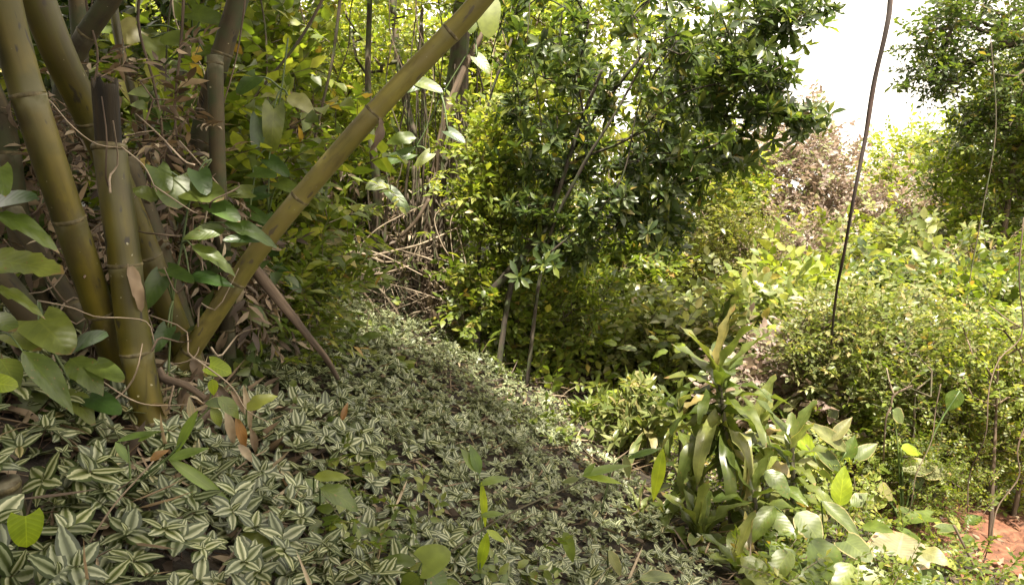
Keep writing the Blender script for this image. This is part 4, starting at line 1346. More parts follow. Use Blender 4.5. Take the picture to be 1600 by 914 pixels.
pleaf(g, (1402, 868), (1412, 828), 3.2, 92, 'fan', 'fan', .62, dY=.1, stalk=(1400, 940), label='pale pleated fan shaped leaf')
for b_, t_, w_, mt in [((1370, 885), (1360, 930), 60, 'bigleaf'), ((1400, 890), (1440, 925), 60, 'bigleaf'), ((1440, 860), (1480, 872), 30, 'bigpale'), ((1345, 900), (1300, 935), 44, 'bigleaf'), ((1440, 890), (1480, 930), 40, 'bigleaf')]:
    pleaf(g, b_, t_, 3.1, w_, 'ovate1', mt, .55, dY=-.1, stalk=(1400, 950))
g = thing('lime_leaf_plant', 'plant with one bright lime leaf standing upright, lower right', 'plant', on_ground(1312, 3.5))
pleaf(g, (1312, 790), (1319, 730), 3.5, 32, 'ovate0', 'biglime', .85, stalk=(1312, 840), label='bright lime upright leaf')
pleaf(g, (1330, 790), (1365, 765), 3.5, 26, 'ovate1', 'bigpale', .5, stalk=(1315, 840))
pleaf(g, (1300, 800), (1280, 760), 3.5, 22, 'ovate1', 'bigleaf', .5, stalk=(1312, 840))
g = thing('lance_leaved_plant', 'plant with long pale green leaves fanning up left of the lime leaf', 'plant', on_ground(1285, 3.9))
for b_, t_, w_, mt in [((1272, 712), (1230, 660), 28, 'biglime'), ((1268, 708), (1208, 676), 20, 'bigpale'), ((1322, 706), (1265, 656), 26, 'bigpale'), ((1312, 738), (1272, 692), 26, 'bigpale'),
                       ((1300, 735), (1240, 715), 20, 'bigpale'), ((1322, 720), (1335, 680), 24, 'bigleaf'), ((1335, 720), (1370, 690), 24, 'bigpale'), ((1300, 690), (1330, 650), 20, 'bigpale')]:
    pleaf(g, b_, t_, 3.9, w_, 'lance0', mt, .6, stalk=(1290, 800))
g = thing('round_leaved_plant', 'plant with rounded pale leaves in the gully below the forked twig', 'plant', on_ground(1400, 3.9))
for b_, t_, w_, mt in [((1408, 700), (1442, 706), 22, 'biglime'), ((1410, 735), (1465, 722), 36, 'bigpale'), ((1430, 740), (1490, 735), 30, 'bigpale'), ((1370, 760), (1400, 778), 30, 'bigpale'),
                       ((1385, 780), (1350, 790), 26, 'heart' if 0 else 'bigleaf'), ((1440, 760), (1420, 730), 30, 'bigleaf'), ((1395, 640), (1415, 660), 26, 'bigpale'), ((1500, 610), (1480, 640), 26, 'bigleaf')]:
    pleaf(g, b_, t_, 3.9, w_, 'ovate0', mt, .55, stalk=(1410, 830))

# sunlit large leaves in the gully beyond
g = thing('sunlit_leaf_plant', 'plant with large pale sunlit leaves beside the foot of the hanging vine', 'plant', on_ground(1230, 5.6))
r = np.random.RandomState(61)
for i in range(34):
    x = r.uniform(1165, 1295); y = r.uniform(500, 585); a = r.uniform(-.6, 3.7); L_ = r.uniform(22, 40)
    pleaf(g, (x, y), (x + math.cos(a) * L_, y - math.sin(a) * L_ * .4), 5.6 + r.rand() * .6, L_ * .55, 'ovate%d' % (i % 2), ['bigpale', 'bigpale', 'biglime', 'pink'][r.randint(4)], .35)
g = thing('pale_leaf_thicket', 'thicket of pale oval leaves right of the dry straw', 'plant', on_ground(1010, 5.6))
for i in range(40):
    x = r.uniform(950, 1090); y = r.uniform(520, 640); a = r.uniform(-.6, 3.7); L_ = r.uniform(18, 34)
    pleaf(g, (x, y), (x + math.cos(a) * L_, y - math.sin(a) * L_ * .5), 5.4 + r.rand() * .7, L_ * .5, 'ovate%d' % (i % 2), ['bigpale', 'bigleaf', 'bigleaf', 'biglime'][r.randint(4)], .35)

# ------------------------------------------------------------------ heart-leaved climbers on the left
def climber(label, stem, Y, leaves, mat='heart', stem_r=.004, name='heart_leaved_vine'):
    c = spline([P(x, y, Y) for x, y in stem], 20)
    base = c[-1].copy()
    g = thing(name, label, 'vine', base)
    link('stem', tube_mesh('stem', c - base, np.full(20, stem_r), M['stalk'], k=6, lump=.1), g)
    for q in leaves:
        b_, t_, w_ = q[:3]
        mt = q[3] if len(q) > 3 and q[3] else mat
        sh = q[4] if len(q) > 4 else 'heart0'
        dY = q[5] if len(q) > 5 else -.05
        j = int(np.argmin([abs(stem_pt[0] - b_[0]) + abs(stem_pt[1] - b_[1]) for stem_pt in stem]))
        pleaf(g, b_, t_, Y - .06, w_, sh, mt, .6, dY=dY, stalk=stem[j])
    return g


climber('climbing vine with glossy heart shaped leaves right of the broken culm', [(330, 250), (300, 300), (285, 380), (270, 470), (262, 600)], 2.35,
        [((270, 278), (276, 322), 62), ((300, 296), (345, 305), 54), ((248, 312), (206, 288), 26, None, 'ovate1'), ((352, 358), (285, 368), 28, 'bigleaf', 'ovate0'), ((300, 384), (366, 412), 24, None, 'ovate1'),
         ((296, 430), (360, 440), 26, None, 'ovate0'), ((262, 420), (300, 436), 26), ((252, 432), (222, 482), 34), ((310, 268), (322, 300), 34), ((245, 262), (262, 296), 34),
         ((350, 348), (430, 366), 26, None, 'ovate1'), ((400, 372), (350, 372), 20), ((262, 512), (240, 548), 26), ((330, 318), (372, 340), 36)])
climber('climbing vine with large rounded leaves at the left edge, the biggest with a torn tip', [(-15, 250), (-8, 330), (-12, 420), (-5, 520), (0, 640)], 1.7,
        [((-12, 408), (88, 414), 58, 'bigleaf', 'ragged'), ((-5, 335), (82, 362), 32, None, 'ovate1'), ((-5, 318), (48, 302), 42, None, 'heart0'), ((0, 262), (8, 300), 30), ((-10, 498), (20, 510), 40, None, 'heart0'),
         ((-8, 450), (60, 470), 20, None, 'ovate1'), ((35, 548), (114, 634), 42, 'bigleaf', 'lance0'), ((0, 560), (28, 600), 40, 'bigleaf', 'ovate0')])
climber('dark leafy vine low between the left edge and the broken culm', [(60, 470), (80, 540), (110, 600), (120, 680)], 2.0,
        [((60, 500), (108, 545), 70), ((110, 560), (160, 600), 46, 'bigleaf', 'ovate1'), ((100, 610), (150, 650), 34, 'bigleaf', 'lance1'), ((60, 600), (30, 650), 50), ((120, 540), (160, 520), 40), ((20, 520), (60, 540), 46),
         ((140, 620), (185, 640), 40), ((60, 640), (100, 680), 50), ((150, 570), (190, 590), 34)])
climber('vine with sunlit heart shaped leaves above the clump, near the top left', [(330, -20), (300, 60), (250, 110), (232, 190), (240, 260)], 3.3,
        [((236, 60), (250, 98), 32, 'mid', 'heart0'), ((240, 108), (250, 136), 28, 'lime'), ((205, 130), (222, 165), 40, 'lime'), ((300, 20), (350, 32), 36), ((290, 60), (250, 62), 30, 'mid'),
         ((215, 45), (180, 60), 44, 'pale'), ((318, 80), (360, 84), 26), ((235, 145), (200, 155), 30), ((230, 180), (265, 205), 34), ((245, 215), (215, 250), 40), ((330, 48), (385, 40), 24, 'mid', 'ovate1')])
climber('leafy vine hanging down left of the pale culm beside the thin stems', [(450, 60), (440, 140), (425, 230), (420, 330), (440, 440)], 3.4,
        [((428, 170), (424, 238), 34, None, 'heart1'), ((405, 185), (400, 235), 26), ((400, 120), (370, 145), 26), ((450, 150), (490, 165), 30, 'pale', 'ovate1'), ((415, 300), (375, 310), 24), ((435, 285), (470, 300), 26),
         ((430, 345), (388, 352), 28), ((440, 385), (400, 400), 28), ((430, 420), (470, 452), 26), ((420, 250), (450, 272), 26), ((400, 250), (372, 262), 26)])
climber('vine with large leaves hanging around the dark trunk right of the pale culm', [(760, -20), (742, 60), (690, 150), (650, 230), (600, 280)], 4.8,
        [((762, 8), (764, 56), 40, 'mid', 'heart0'), ((742, 20), (735, 50), 22, 'mid'), ((745, 90), (765, 112), 20), ((655, 128), (690, 140), 22), ((660, 130), (625, 142), 20),
         ((650, 216), (600, 214), 24, 'mid', 'ovate1'), ((640, 240), (590, 256), 22), ((672, 240), (650, 258), 18, 'mid'), ((700, 205), (726, 220), 18),
         ((600, 285), (572, 292), 24, 'mid'), ((610, 300), (640, 330), 22)])
climber('vine trailing between the twig pile and the foot of the pale culm', [(470, 300), (480, 350), (500, 420), (520, 500)], 3.9,
        [((500, 365), (534, 378), 30, 'fan', 'ovate0'), ((478, 330), (440, 335), 26), ((490, 400), (455, 412), 26), ((505, 440), (540, 460), 24), ((500, 460), (470, 490), 30), ((480, 372), (450, 380), 24, 'mid'), ((520, 505), (480, 520), 30),
         ((520, 480), (548, 500), 22, 'pale')])
climber('leafy vine at the upper slope behind the slender cut culm', [(400, 260), (390, 330), (380, 400), (375, 480)], 3.2,
        [((392, 300), (350, 300), 26), ((385, 330), (420, 345), 26), ((380, 390), (340, 395), 24), ((380, 420), (412, 445), 26), ((372, 470), (335, 480), 26), ((380, 480), (420, 500), 28, 'pale', 'ovate1'), ((395, 270), (430, 272), 24)])
r = np.random.RandomState(71)
for k_, (lb, x0, x1, y0, y1, Y, n_, mt, lo, hi) in enumerate([
    ('soft broad leaved seedlings poking through the top of the striped carpet', 520, 640, 500, 600, 4.3, 22, 'bigleaf', 24, 46),
    ('pale broad leaves among the stripes below the fallen branch', 440, 560, 590, 700, 3.0, 12, 'bigleaf', 24, 44),
    ('dark broad leaves lying in the shade of the gully rim', 640, 860, 520, 620, 6.0, 26, 'bigleaf', 18, 36),
    ('broad leaves growing along the gully edge beside the stripes', 790, 930, 600, 700, 5.2, 26, 'bigpale', 14, 28)]):
    g = thing('broad_leaved_seedling', lb, 'plant', P((x0 + x1) / 2, (y0 + y1) / 2, Y))
    for i in range(n_):
        x = r.uniform(x0, x1); t = (x - x0) / (x1 - x0); y = y0 + (y1 - y0) * (t * .7 + r.rand() * .3); a = r.uniform(-.4, 3.5); L_ = r.uniform(lo, hi)
        YY_ = Y + r.randn() * .1
        pleaf(g, (x, y), (x + math.cos(a) * L_, y - math.sin(a) * L_ * .45), YY_, L_ * .5, 'ovate%d' % (i % 2), mt, .4)

# single seedlings standing in the striped carpet
def seedling(name, label, stem, Y, leaves, cat='seedling', r0=.0028, mats='stalk'):
    c = spline([P(x, y, Y + (s[0] if s else 0)) for (x, y, *s) in stem], 16)
    base = c[-1].copy()
    g = thing(name, label, cat, base)
    link('stem', tube_mesh('stem', c - base, np.linspace(r0 * .6, r0, 16), M[mats], k=6), g)
    for q in leaves:
        b_, t_, w_, sh, mt = q[:5]
        pleaf(g, b_, t_, Y - .01, w_, sh, mt, q[5] if len(q) > 5 else .6)
    return g


seedling('bamboo_seedling', 'bright bamboo seedling with a lime blade hanging from its stem, bottom middle', [(748, 736), (754, 800), (750, 870), (752, 930)], 1.95,
         [((748, 738), (722, 700), 20, 'blade0', 'grass'), ((750, 740), (736, 695), 18, 'blade0', 'grass'), ((748, 758), (796, 738), 15, 'blade1', 'grass'), ((752, 752), (760, 828), 12, 'blade0', 'limeblade'),
          ((750, 806), (788, 800), 12, 'blade0', 'grass'), ((762, 830), (747, 898), 18, 'blade0', 'limeblade', .9), ((760, 828), (790, 846), 13, 'blade0', 'limeblade')])
seedling('long_stem_grass', 'long thin arching stem ending in a yellow leaf, crossing the striped carpet', [(925, 742), (895, 758), (800, 800), (720, 850), (660, 900), (630, 940)], 1.8,
         [((912, 744), (974, 752), 13, 'blade0', 'limeblade'), ((908, 744), (985, 722), 15, 'blade0', 'grass'), ((905, 748), (878, 752), 12, 'blade0', 'bigpale'), ((912, 742), (930, 722), 10, 'blade0', 'grass')], mats='strapstem')
seedling('blade_seedling', 'lime green blade hanging down left of the strap leaved plants', [(1034, 700), (1000, 706), (960, 725), (940, 800)], 2.5,
         [((1036, 700), (1020, 786), 21, 'blade0', 'limeblade', .95), ((1030, 702), (975, 715), 12, 'blade0', 'grass'), ((975, 710), (985, 750), 14, 'blade0', 'bigpale')])
seedling('heart_leaf_seedling', 'single yellow green heart shaped leaf glowing beside the bamboo feet', [(330, 575), (332, 600), (325, 640)], 2.1,
         [((328, 570), (360, 582), 30, 'heart0', 'biglime', .9), ((332, 592), (334, 618), 16, 'ovate0', 'biglime', .9)])
seedling('round_leaf_seedling', 'single round lime leaf in the bottom left corner', [(28, 850), (22, 880), (15, 930)], 1.35,
         [((40, 806), (42, 856), 50, 'heart0', 'biglime', .9)])
seedling('edge_leaf_seedling', 'single yellow green leaf touching the left edge', [(-8, 600), (-12, 640), (-5, 700)], 1.5, [((-14, 598), (25, 602), 34, 'heart0', 'biglime', .8)])
seedling('heart_leaf_plant', 'green seedling with one broad rounded leaf at the bottom middle', [(665, 872), (655, 890), (650, 935)], 1.75,
         [((660, 880), (702, 862), 52, 'heart0', 'lime', .75), ((650, 880), (600, 868), 22, 'ovate0', 'mid', .6), ((655, 900), (620, 925), 34, 'ovate0', 'bigleaf'), ((670, 895), (700, 925), 40, 'ovate0', 'bigleaf')])
seedling('creeping_grass', 'fresh green creeping grass stem with folded blades below the bamboo feet', [(348, 618), (310, 655), (272, 705), (225, 745), (180, 790)], 1.75,
         [((262, 716), (362, 782), 20, 'blade0', 'grass', .8), ((262, 718), (322, 698), 17, 'blade0', 'grass', .7), ((300, 655), (296, 620), 12, 'blade0', 'fan'), ((310, 640), (268, 715), 16, 'blade0', 'grass'),
          ((320, 630), (372, 626), 22, 'blade1', 'bigpale'), ((340, 620), (380, 650), 24, 'blade1', 'bigleaf'), ((330, 635), (350, 668), 18, 'blade1', 'bigleaf')], r0=.0035)
seedling('small_grass', 'small grass seedling with narrow blades in front of the broken culm', [(200, 695), (202, 720), (204, 750)], 1.75,
         [((182, 690), (250, 670), 12, 'blade0', 'grass'), ((180, 690), (202, 722), 14, 'blade0', 'grass'), ((215, 690), (245, 672), 9, 'blade0', 'grass')])
seedling('long_dry_stem', 'long pale dry stem lying over the stripes at lower left', [(500, 590), (240, 720), (170, 800), (110, 900)][1:], 1.5, [], mats='twig', cat='stem')
for i, (b_, t_, w_, lb) in enumerate([((368, 842), (430, 860), 44, 'dark green broad leaf lying on the stripes at lower left'), ((500, 762), (570, 786), 36, 'dull broad leaf lying on the stripes left of centre'),
                                      ((490, 745), (545, 742), 22, 'green leaf lying above the dull broad one'), ((385, 640), (425, 610), 26, 'green leaf beside the curled brown sheath'), ((150, 860), (200, 890), 30, 'shaded broad leaf in the lower left corner'),
                                      ((290, 900), (330, 870), 26, 'pale blade rising from the bottom edge at left'), ((400, 930), (470, 880), 30, 'pointed blade rising from the bottom edge left of centre'), ((340, 930), (380, 875), 22, 'narrow blade at the bottom edge left'),
                                      ((950, 860), (975, 900), 20, 'pointed pale leaf near the bottom edge right of centre'), ((1000, 905), (1060, 890), 22, 'long pale leaf at the bottom edge below the strap leaves'), ((880, 830), (900, 880), 22, 'narrow green leaf in the lower middle of the stripes')]):
    Y = 1.7 if b_[0] < 600 else 2.4
    g = thing('low_seedling', lb, 'seedling', P(b_[0], b_[1] + 25, Y + .02))
    pleaf(g, b_, t_, Y, w_, 'ovate%d' % (i % 2), ['bigleaf', 'bigleaf', 'mid', 'mid', 'bigleaf', 'grass', 'bigleaf', 'grass', 'bigpale', 'bigpale', 'mid'][i], .5, stalk=(b_[0], b_[1] + 25))

# dead leaves that stand out
def dead_leaf(lb, b_, t_, Y, w_, shape='lance1', mat='orange', face=.6, name='dead_leaf'):
    p0 = P(b_[0], b_[1], Y)
    g = thing(name, lb, 'dead leaf', p0)
    pleaf(g, b_, t_, Y, w_, shape, mat, face)
    return g


dead_leaf('orange dead leaf standing upright in the striped carpet', (534, 658), (542, 628), 2.7, 10, 'lance1')
dead_leaf('orange brown curled leaf lying near the bottom edge left of centre', (480, 868), (512, 862), 1.75, 20, 'ovate1')
dead_leaf('orange withered leaf tip at the base of the creeping grass', (235, 720), (258, 700), 1.74, 14, 'lance1')
dead_leaf('small pinkish dead leaf at the bottom edge in the middle', (786, 912), (792, 880), 2.1, 10, 'lance0', 'orange')
g = thing('dead_sheath', 'large curled brown bamboo sheath rotting right of the broken culm', 'sheath', P(380, 700, 2.1))
for b_, t_, w_, mt in [((338, 598), (378, 672), 18, 'dead'), ((352, 640), (372, 705), 16, 'dead'), ((368, 650), (390, 712), 16, 'orange'), ((380, 600), (398, 690), 12, 'dead'), ((372, 694), (400, 722), 14, 'dead'), ((392, 668), (404, 716), 12, 'dead'), ((360, 610), (392, 650), 12, 'dead')]:
    pleaf(g, b_, t_, 2.12, w_, 'lance1', mt, .7, name='sheath_piece')
g = thing('dead_leaf_bunch', 'bunch of hanging brown dead leaves at the right end of the twig pile', 'dead leaves', P(690, 440, 6.1))
r = np.random.RandomState(91)
for i in range(46):
    x = r.uniform(660, 722); y = r.uniform(420, 500) + (x - 690) * .5
    pleaf(g, (x, y), (x + r.randn() * 6, y + r.uniform(14, 28)), 6.0 + r.rand() * .3, r.uniform(6, 11), 'lance1', 'dead', .7)

# ------------------------------------------------------------------ twig pile, roots, straw
pile = thing('twig_pile', 'heap of pale dry twigs and sticks at the top of the striped slope', 'twigs', P(610, 470, 6.0))
B0 = np.array(pile.location)
for i, (p, w_) in enumerate([([(530, 412), (620, 391), (662, 380), (719, 354), (785, 317)], 3.2), ([(625, 391), (688, 414), (716, 468), (722, 500)], 2.2), ([(562, 415), (602, 462), (645, 522)], 3.4),
                        ([(548, 402), (591, 357), (662, 320)], 2), ([(585, 439), (640, 452), (696, 471)], 1.8), ([(551, 414), (548, 459), (565, 499)], 2.2), ([(543, 488), (585, 483)], 1.8), ([(700, 318), (679, 340), (690, 380), (712, 420), (722, 480)], 1.5),
                        ([(735, 312), (707, 337), (705, 380), (716, 450), (728, 520)], 1.5), ([(713, 355), (728, 415), (730, 478)], 1.5), ([(671, 311), (650, 345), (625, 371)], 5), ([(560, 440), (575, 470), (582, 500)], 2.4),
                        ([(520, 400), (560, 395), (600, 410)], 4.5), ([(530, 425), (590, 428), (640, 415)], 2.6), ([(540, 380), (600, 400), (660, 430)], 2), ([(545, 445), (570, 460), (600, 500)], 3.5)]):
    c = spline([P(x, y, 6.0 - .03 * i) for x, y in p], 16) - B0
    link('twig', tube_mesh('twig', c, np.linspace(w_, w_ * .6, 16) * .0036, M['redbark' if i in (10, 15) else 'twig'], k=6, lump=.1, seed=i), pile)
r = np.random.RandomState(55)
for i in range(200):
    x, y = r.uniform(525, 720), r.uniform(360, 520)
    if y > 480 + (x - 535) * .3 + 20 or y < 400 - (x - 535) * .15:
        continue
    a = r.randn() * .8 + (0 if r.rand() < .7 else 1.5); L_ = r.uniform(30, 100)
    p = [P(x + math.cos(a) * L_ * t, y + math.sin(a) * L_ * t + r.randn() * 4, 6.15 + r.randn() * .12) for t in (0, .5, 1)]
    link('twig', tube_mesh('twig', spline(p, 7) - B0, np.linspace(.0045, .0022, 7) * r.uniform(.6, 1.5), M['twig' if i % 3 else 'redbark'], k=5, seed=i), pile)

straw = thing('dry_straw', 'patch of dry yellow straw in the bottom of the gully', 'straw', on_ground(890, 6.6))
S0 = np.array(straw.location)
b = Batch()
r = np.random.RandomState(57)
n = 60
ps = np.stack([S0[0] + r.uniform(-.35, .45, n), S0[1] + r.uniform(-.5, .4, n), np.zeros(n)], -1); ps[:, 2] = ground(ps[:, 0], ps[:, 1])
scatter(b, 'tuft', ps - S0, np.tile([[0, 1., 0]], (n, 1)) + r.randn(n, 3) * .3, np.tile([[0, 0, 1.]], (n, 1)) + r.randn(n, 3) * .3, r.uniform(.2, .42, n), r)
link('straw_blades', b.mesh('straw_blades', M['dead']), straw, kind='stuff')
stick('fallen_log', 'short weathered log lying on the dry straw', 'log', [P(868, 616, 6.2), P(905, 612, 6.2), P(945, 614, 6.2)], .03, .026, 'greybark', 61, k=10)
stick('fallen_pole', 'thin fallen pole lying in front of the dry straw', 'pole', [P(868, 646, 5.7), P(910, 643, 5.7), P(955, 642, 5.7)], .009, .007, 'twig', 62)

# low leaves over the red path
o = litter('path_litter', 220, float(pp_[0]) - .9, float(pp_[0]) + .9, 3.4, 5.3, .06, 'dead', 63, lift=.08)
o['label'] = 'dry leaves scattered over the red earth of the path'; o['category'] = 'leaf litter'

# ------------------------------------------------------------------ dead growth and lianas in and behind the clump
for i, (lb, (px, py), Y, rad, n_) in enumerate([
    ('brown dead leaves hanging between the broken culm and the slender one', (250, 300), 2.9, (.18, .2, .5), 40),
    ('brown dead leaves caught between the two leaning culms', (120, 330), 2.7, (.22, .15, .45), 36),
    ('dry brown brush in the shade behind the foot of the pale culm', (330, 450), 3.2, (.25, .2, .25), 36),
    ('dry brown brush behind the peeling trunk', (440, 260), 5.0, (.35, .3, .6), 36),
    ('dead brown leaf mass on the ground under the vine covered trunk', (640, 360), 6.5, (.5, .3, .3), 60)]):
    c = P(px, py, Y); b0 = base_pt(c[0], Y)
    woody('dead_brush', lb, 'brush', [b0, b0 * .5 + c * .5, c], .012, [(c, rad, n_)], 'altlan', .17, 'dead', 'redbark', 900 + i, per=3, step=.12, r_tip=.002, down=1.1, trunk_k=6)
r = np.random.RandomState(93)
LIANAS = [  # start x, end x, bottom y, depth, radius, material, label
    (118, 150, 230, 2.9, .005, 'redbark', 'brown liana crossing between the two thick leaning culms'),
    (150, 132, 260, 3.3, .004, 'bark', 'thin dark liana just left of the broken stump top'),
    (208, 250, 330, 3.0, .006, 'redbark', 'reddish liana right of the thin yellowish culm'),
    (262, 240, 390, 3.4, .005, 'bark', 'dark liana passing behind the upper heart shaped leaves'),
    (275, 330, 300, 3.8, .004, 'twig', 'pale liana slanting towards the slender cut culm'),
    (300, 268, 420, 3.2, .007, 'redbark', 'knotty brown liana left of the slender cut culm'),
    (390, 330, 260, 3.1, .004, 'redbark', 'thin liana crossing the dark culm near the top edge'),
    (398, 440, 360, 4.4, .006, 'bark', 'dark liana left of the peeling trunk'),
    (455, 420, 330, 4.9, .007, 'redbark', 'reddish liana twisting before the peeling trunk'),
    (470, 505, 240, 5.2, .005, 'twig', 'pale thin liana between the peeling trunk and the upright stem'),
    (560, 520, 200, 6.0, .006, 'bark', 'dark liana left of the slim dark trunk'),
    (590, 640, 150, 5.8, .005, 'redbark', 'short brown liana above the middle of the pale culm'),
    (632, 610, 330, 6.0, .007, 'bark', 'dark liana close to the slender trunk'),
    (655, 668, 300, 5.7, .005, 'redbark', 'thin brown liana left of the vine covered trunk'),
    (765, 800, 330, 5.8, .006, 'redbark', 'reddish liana right of the vine covered trunk'),
    (790, 745, 290, 6.1, .004, 'twig', 'pale liana crossing right of the curved trunk'),
    (820, 850, 200, 5.0, .005, 'bark', 'dark liana hanging at the left side of the dark tree')]
for i, (xa, xb, y1, Y, rr, mt, lb) in enumerate(LIANAS):
    q = [P(xa + (xb - xa) * t + r.randn() * 9, -60 + (y1 + 60) * t, Y) for t in (0, .25, .5, .75, 1)]
    stick('liana', lb, 'vine', q, rr, rr * .7, mt, 700 + i, k=6, m=18, group='lianas hanging in the forest', lump=.2)

c = base_pt(-4.4, .8, 3.4)  # unseen uphill trees, added to keep sky light off the bamboo clump
woody('uphill_shade_tree', 'unseen leafy tree uphill behind the viewer, added to block sky light', 'tree', [base_pt(-2.9, -1.8), base_pt(-2.8, -1.8, 1.6), base_pt(-2.6, -1.7, 3.2)], .12, [(base_pt(-2.6, -1.7, 2.8), (1.5, 1.3, 1.9), 170)], 'altmed', .55, 'mid', 'bark', 951, per=6, step=.4)
woody('uphill_shade_tree', 'unseen tall leafy tree uphill outside the left edge, added to darken the clump', 'tree', [base_pt(-4.4, .8), base_pt(-4.3, .8, 1.8), c], .12, [(c, (1.5, 1.8, 1.6), 160)], 'altmed', .6, 'mid', 'bark', 950, per=6, step=.4)
r = np.random.RandomState(95)
g = thing('gully_leaf_plant', 'thicket of long pale leaves right of the strap leaved plants', 'plant', on_ground(1240, 4.2))
for i in range(46):
    x = r.uniform(1185, 1330); y = r.uniform(640, 800); a = r.uniform(-.5, 3.6); L_ = r.uniform(34, 62)
    pleaf(g, (x, y), (x + math.cos(a) * L_, y - math.sin(a) * L_ * .6), 4.0 + (760 - y) * .004 + r.rand() * .3, L_ * .36, ['lance0', 'ovate0', 'ovate1', 'lance1'][i % 4], ['bigpale', 'bigleaf', 'bigleaf', 'strap', 'biglime'][r.choice(5, p=[.3, .3, .15, .19, .06])], .4)

litter('twig_litter', 6000, -3.5, 1.2, 1.0, 7, .16, 'dead', 97, lift=.06, kinds=[leaf_t('lance', w=.03, nv=3, nu=2, fold=1, droop=d, seed=3) for d in (.0, .2, -.2)])['label'] = 'scattered dry twigs and leaf stalks on the soil of the slope'
bpy.data.objects['twig_litter']['category'] = 'leaf litter'
for k_, (lb, px, Y, hy, n_, L_, w_) in enumerate([('strap leaved plant low in the gully behind the hanging blade', 1010, 4.4, 660, 14, .3, .06), ('strap leaved plant between the tall one and the long pale leaves', 1225, 4.3, 700, 14, .32, .07),
    ('small grassy strap plant at the edge of the stripes, lower middle', 1000, 3.3, 800, 12, .2, .03), ('strap leaved plant half hidden left of the tall one', 1060, 4.2, 640, 16, .34, .065),
    ('grassy pale plant at the gully bottom below the straw', 960, 5.2, 655, 14, .26, .04)]):
    strap_plant(lb, on_ground(px, Y), P(px, hy, Y), n_, L_, w_, Y, 40 + k_, mat='strap' if k_ % 2 else 'bigpale', tilt=(10, 95), z_step=.008)

# twiggy half bare shrubs that break up the green on the right
for i, (lb, (px, py), Y, rad, n_, mt, kd, sz) in enumerate([
    ('half bare twiggy shrub with a few pink leaves left of the fine leaved bush', (1275, 570), 4.9, (.22, .2, .3), 40, 'pink', 'altmed', .12),
    ('half bare twiggy shrub in front of the fine leaved bush', (1430, 610), 4.2, (.3, .2, .3), 40, 'mid', 'alt', .13),
    ('twiggy shrub with yellow leaves at the right edge above the path', (1560, 560), 4.0, (.25, .2, .35), 40, 'lime', 'alt', .12),
    ('straggly pale shrub rising behind the fine leaved bush', (1400, 430), 7.5, (.6, .3, .5), 60, 'pale', 'altmed', .22),
    ('straggly shrub with big pale leaves below the ridge trees', (1500, 480), 6.5, (.5, .3, .35), 44, 'pale', 'altmed', .34),
    ('straggly lime shrub behind the foot of the hanging vine', (1250, 470), 8.5, (.6, .3, .3), 46, 'lime', 'altmed', .36),
    ('tangled dry shrub above the fine leaved bush near the right edge', (1560, 440), 6.8, (.5, .3, .3), 60, 'dead', 'altlan', .16)]):
    c = P(px, py, Y); b0 = base_pt(c[0], Y)
    woody('twiggy_shrub', lb, 'shrub', [b0, b0 * .5 + c * .5, c], .014, [(c, rad, n_)], kd, sz, mt, 'bark' if i % 2 else 'redbark', 970 + i, per=3, step=.2, r_tip=.0025, trunk_k=6)
# broad pale leaves scattered through the gully growth
for k_, (lb, x0, x1, y0, y1, Y, n_) in enumerate([
    ('low plant with broad leaves below the fine leaved bush', 1330, 1480, 640, 760, 3.9, 26),
    ('low plant with broad leaves along the near side of the red path', 1400, 1520, 800, 900, 3.3, 24),
    ('low plant with broad leaves filling the bottom edge right of the strap leaves', 1130, 1300, 800, 900, 3.0, 26),
    ('plant with broad leaves in the gully above the strap leaved plants', 1080, 1250, 560, 650, 5.0, 30)]):
    g = thing('broad_leaved_plant', lb, 'plant', P((x0 + x1) / 2, y1, Y))
    r = np.random.RandomState(300 + k_)
    for i in range(n_):
        x = r.uniform(x0, x1); y = r.uniform(y0, y1); a = r.uniform(-.6, 3.7); L_ = r.uniform(90, 170) / Y
        YY_ = Y + (y1 - y) * .003 + r.rand() * .3
        pleaf(g, (x, y), (x + math.cos(a) * L_, y - math.sin(a) * L_ * .45), YY_, L_ * .55, ['ovate0', 'ovate1', 'heart1'][i % 3], ['bigpale', 'bigleaf', 'mid', 'lime'][r.choice(4, p=[.3, .4, .2, .1])], .35)
# papery sheath scraps clinging to the culms
culms = [o for o in bpy.data.objects if o.name.startswith('bamboo_culm') and o.parent is None]
r = np.random.RandomState(401)
for o in culms[:9]:
    rings = [c for c in o.children if c.name.startswith('node_ring')]
    for c in rings:
        if r.rand() < .55:
            vs_ = np.array([v.co[:] for v in c.data.vertices]); ctr = vs_.mean(0); q = vs_[r.randint(len(vs_))]
            out_ = norm(q - ctr)
            if out_[1] > .3:
                out_[1] *= -1
            rad_ = np.linalg.norm(q - ctr)
            leaf_obj(o, ['lance1', 'strap1'][r.randint(2)], 'dead', np.array(o.location) + ctr + out_ * rad_ * .97, np.array([r.randn() * .25, r.randn() * .1, -1]) + out_ * .25, out_, r.uniform(.07, .16), r.uniform(.02, .045), name='sheath_scrap')

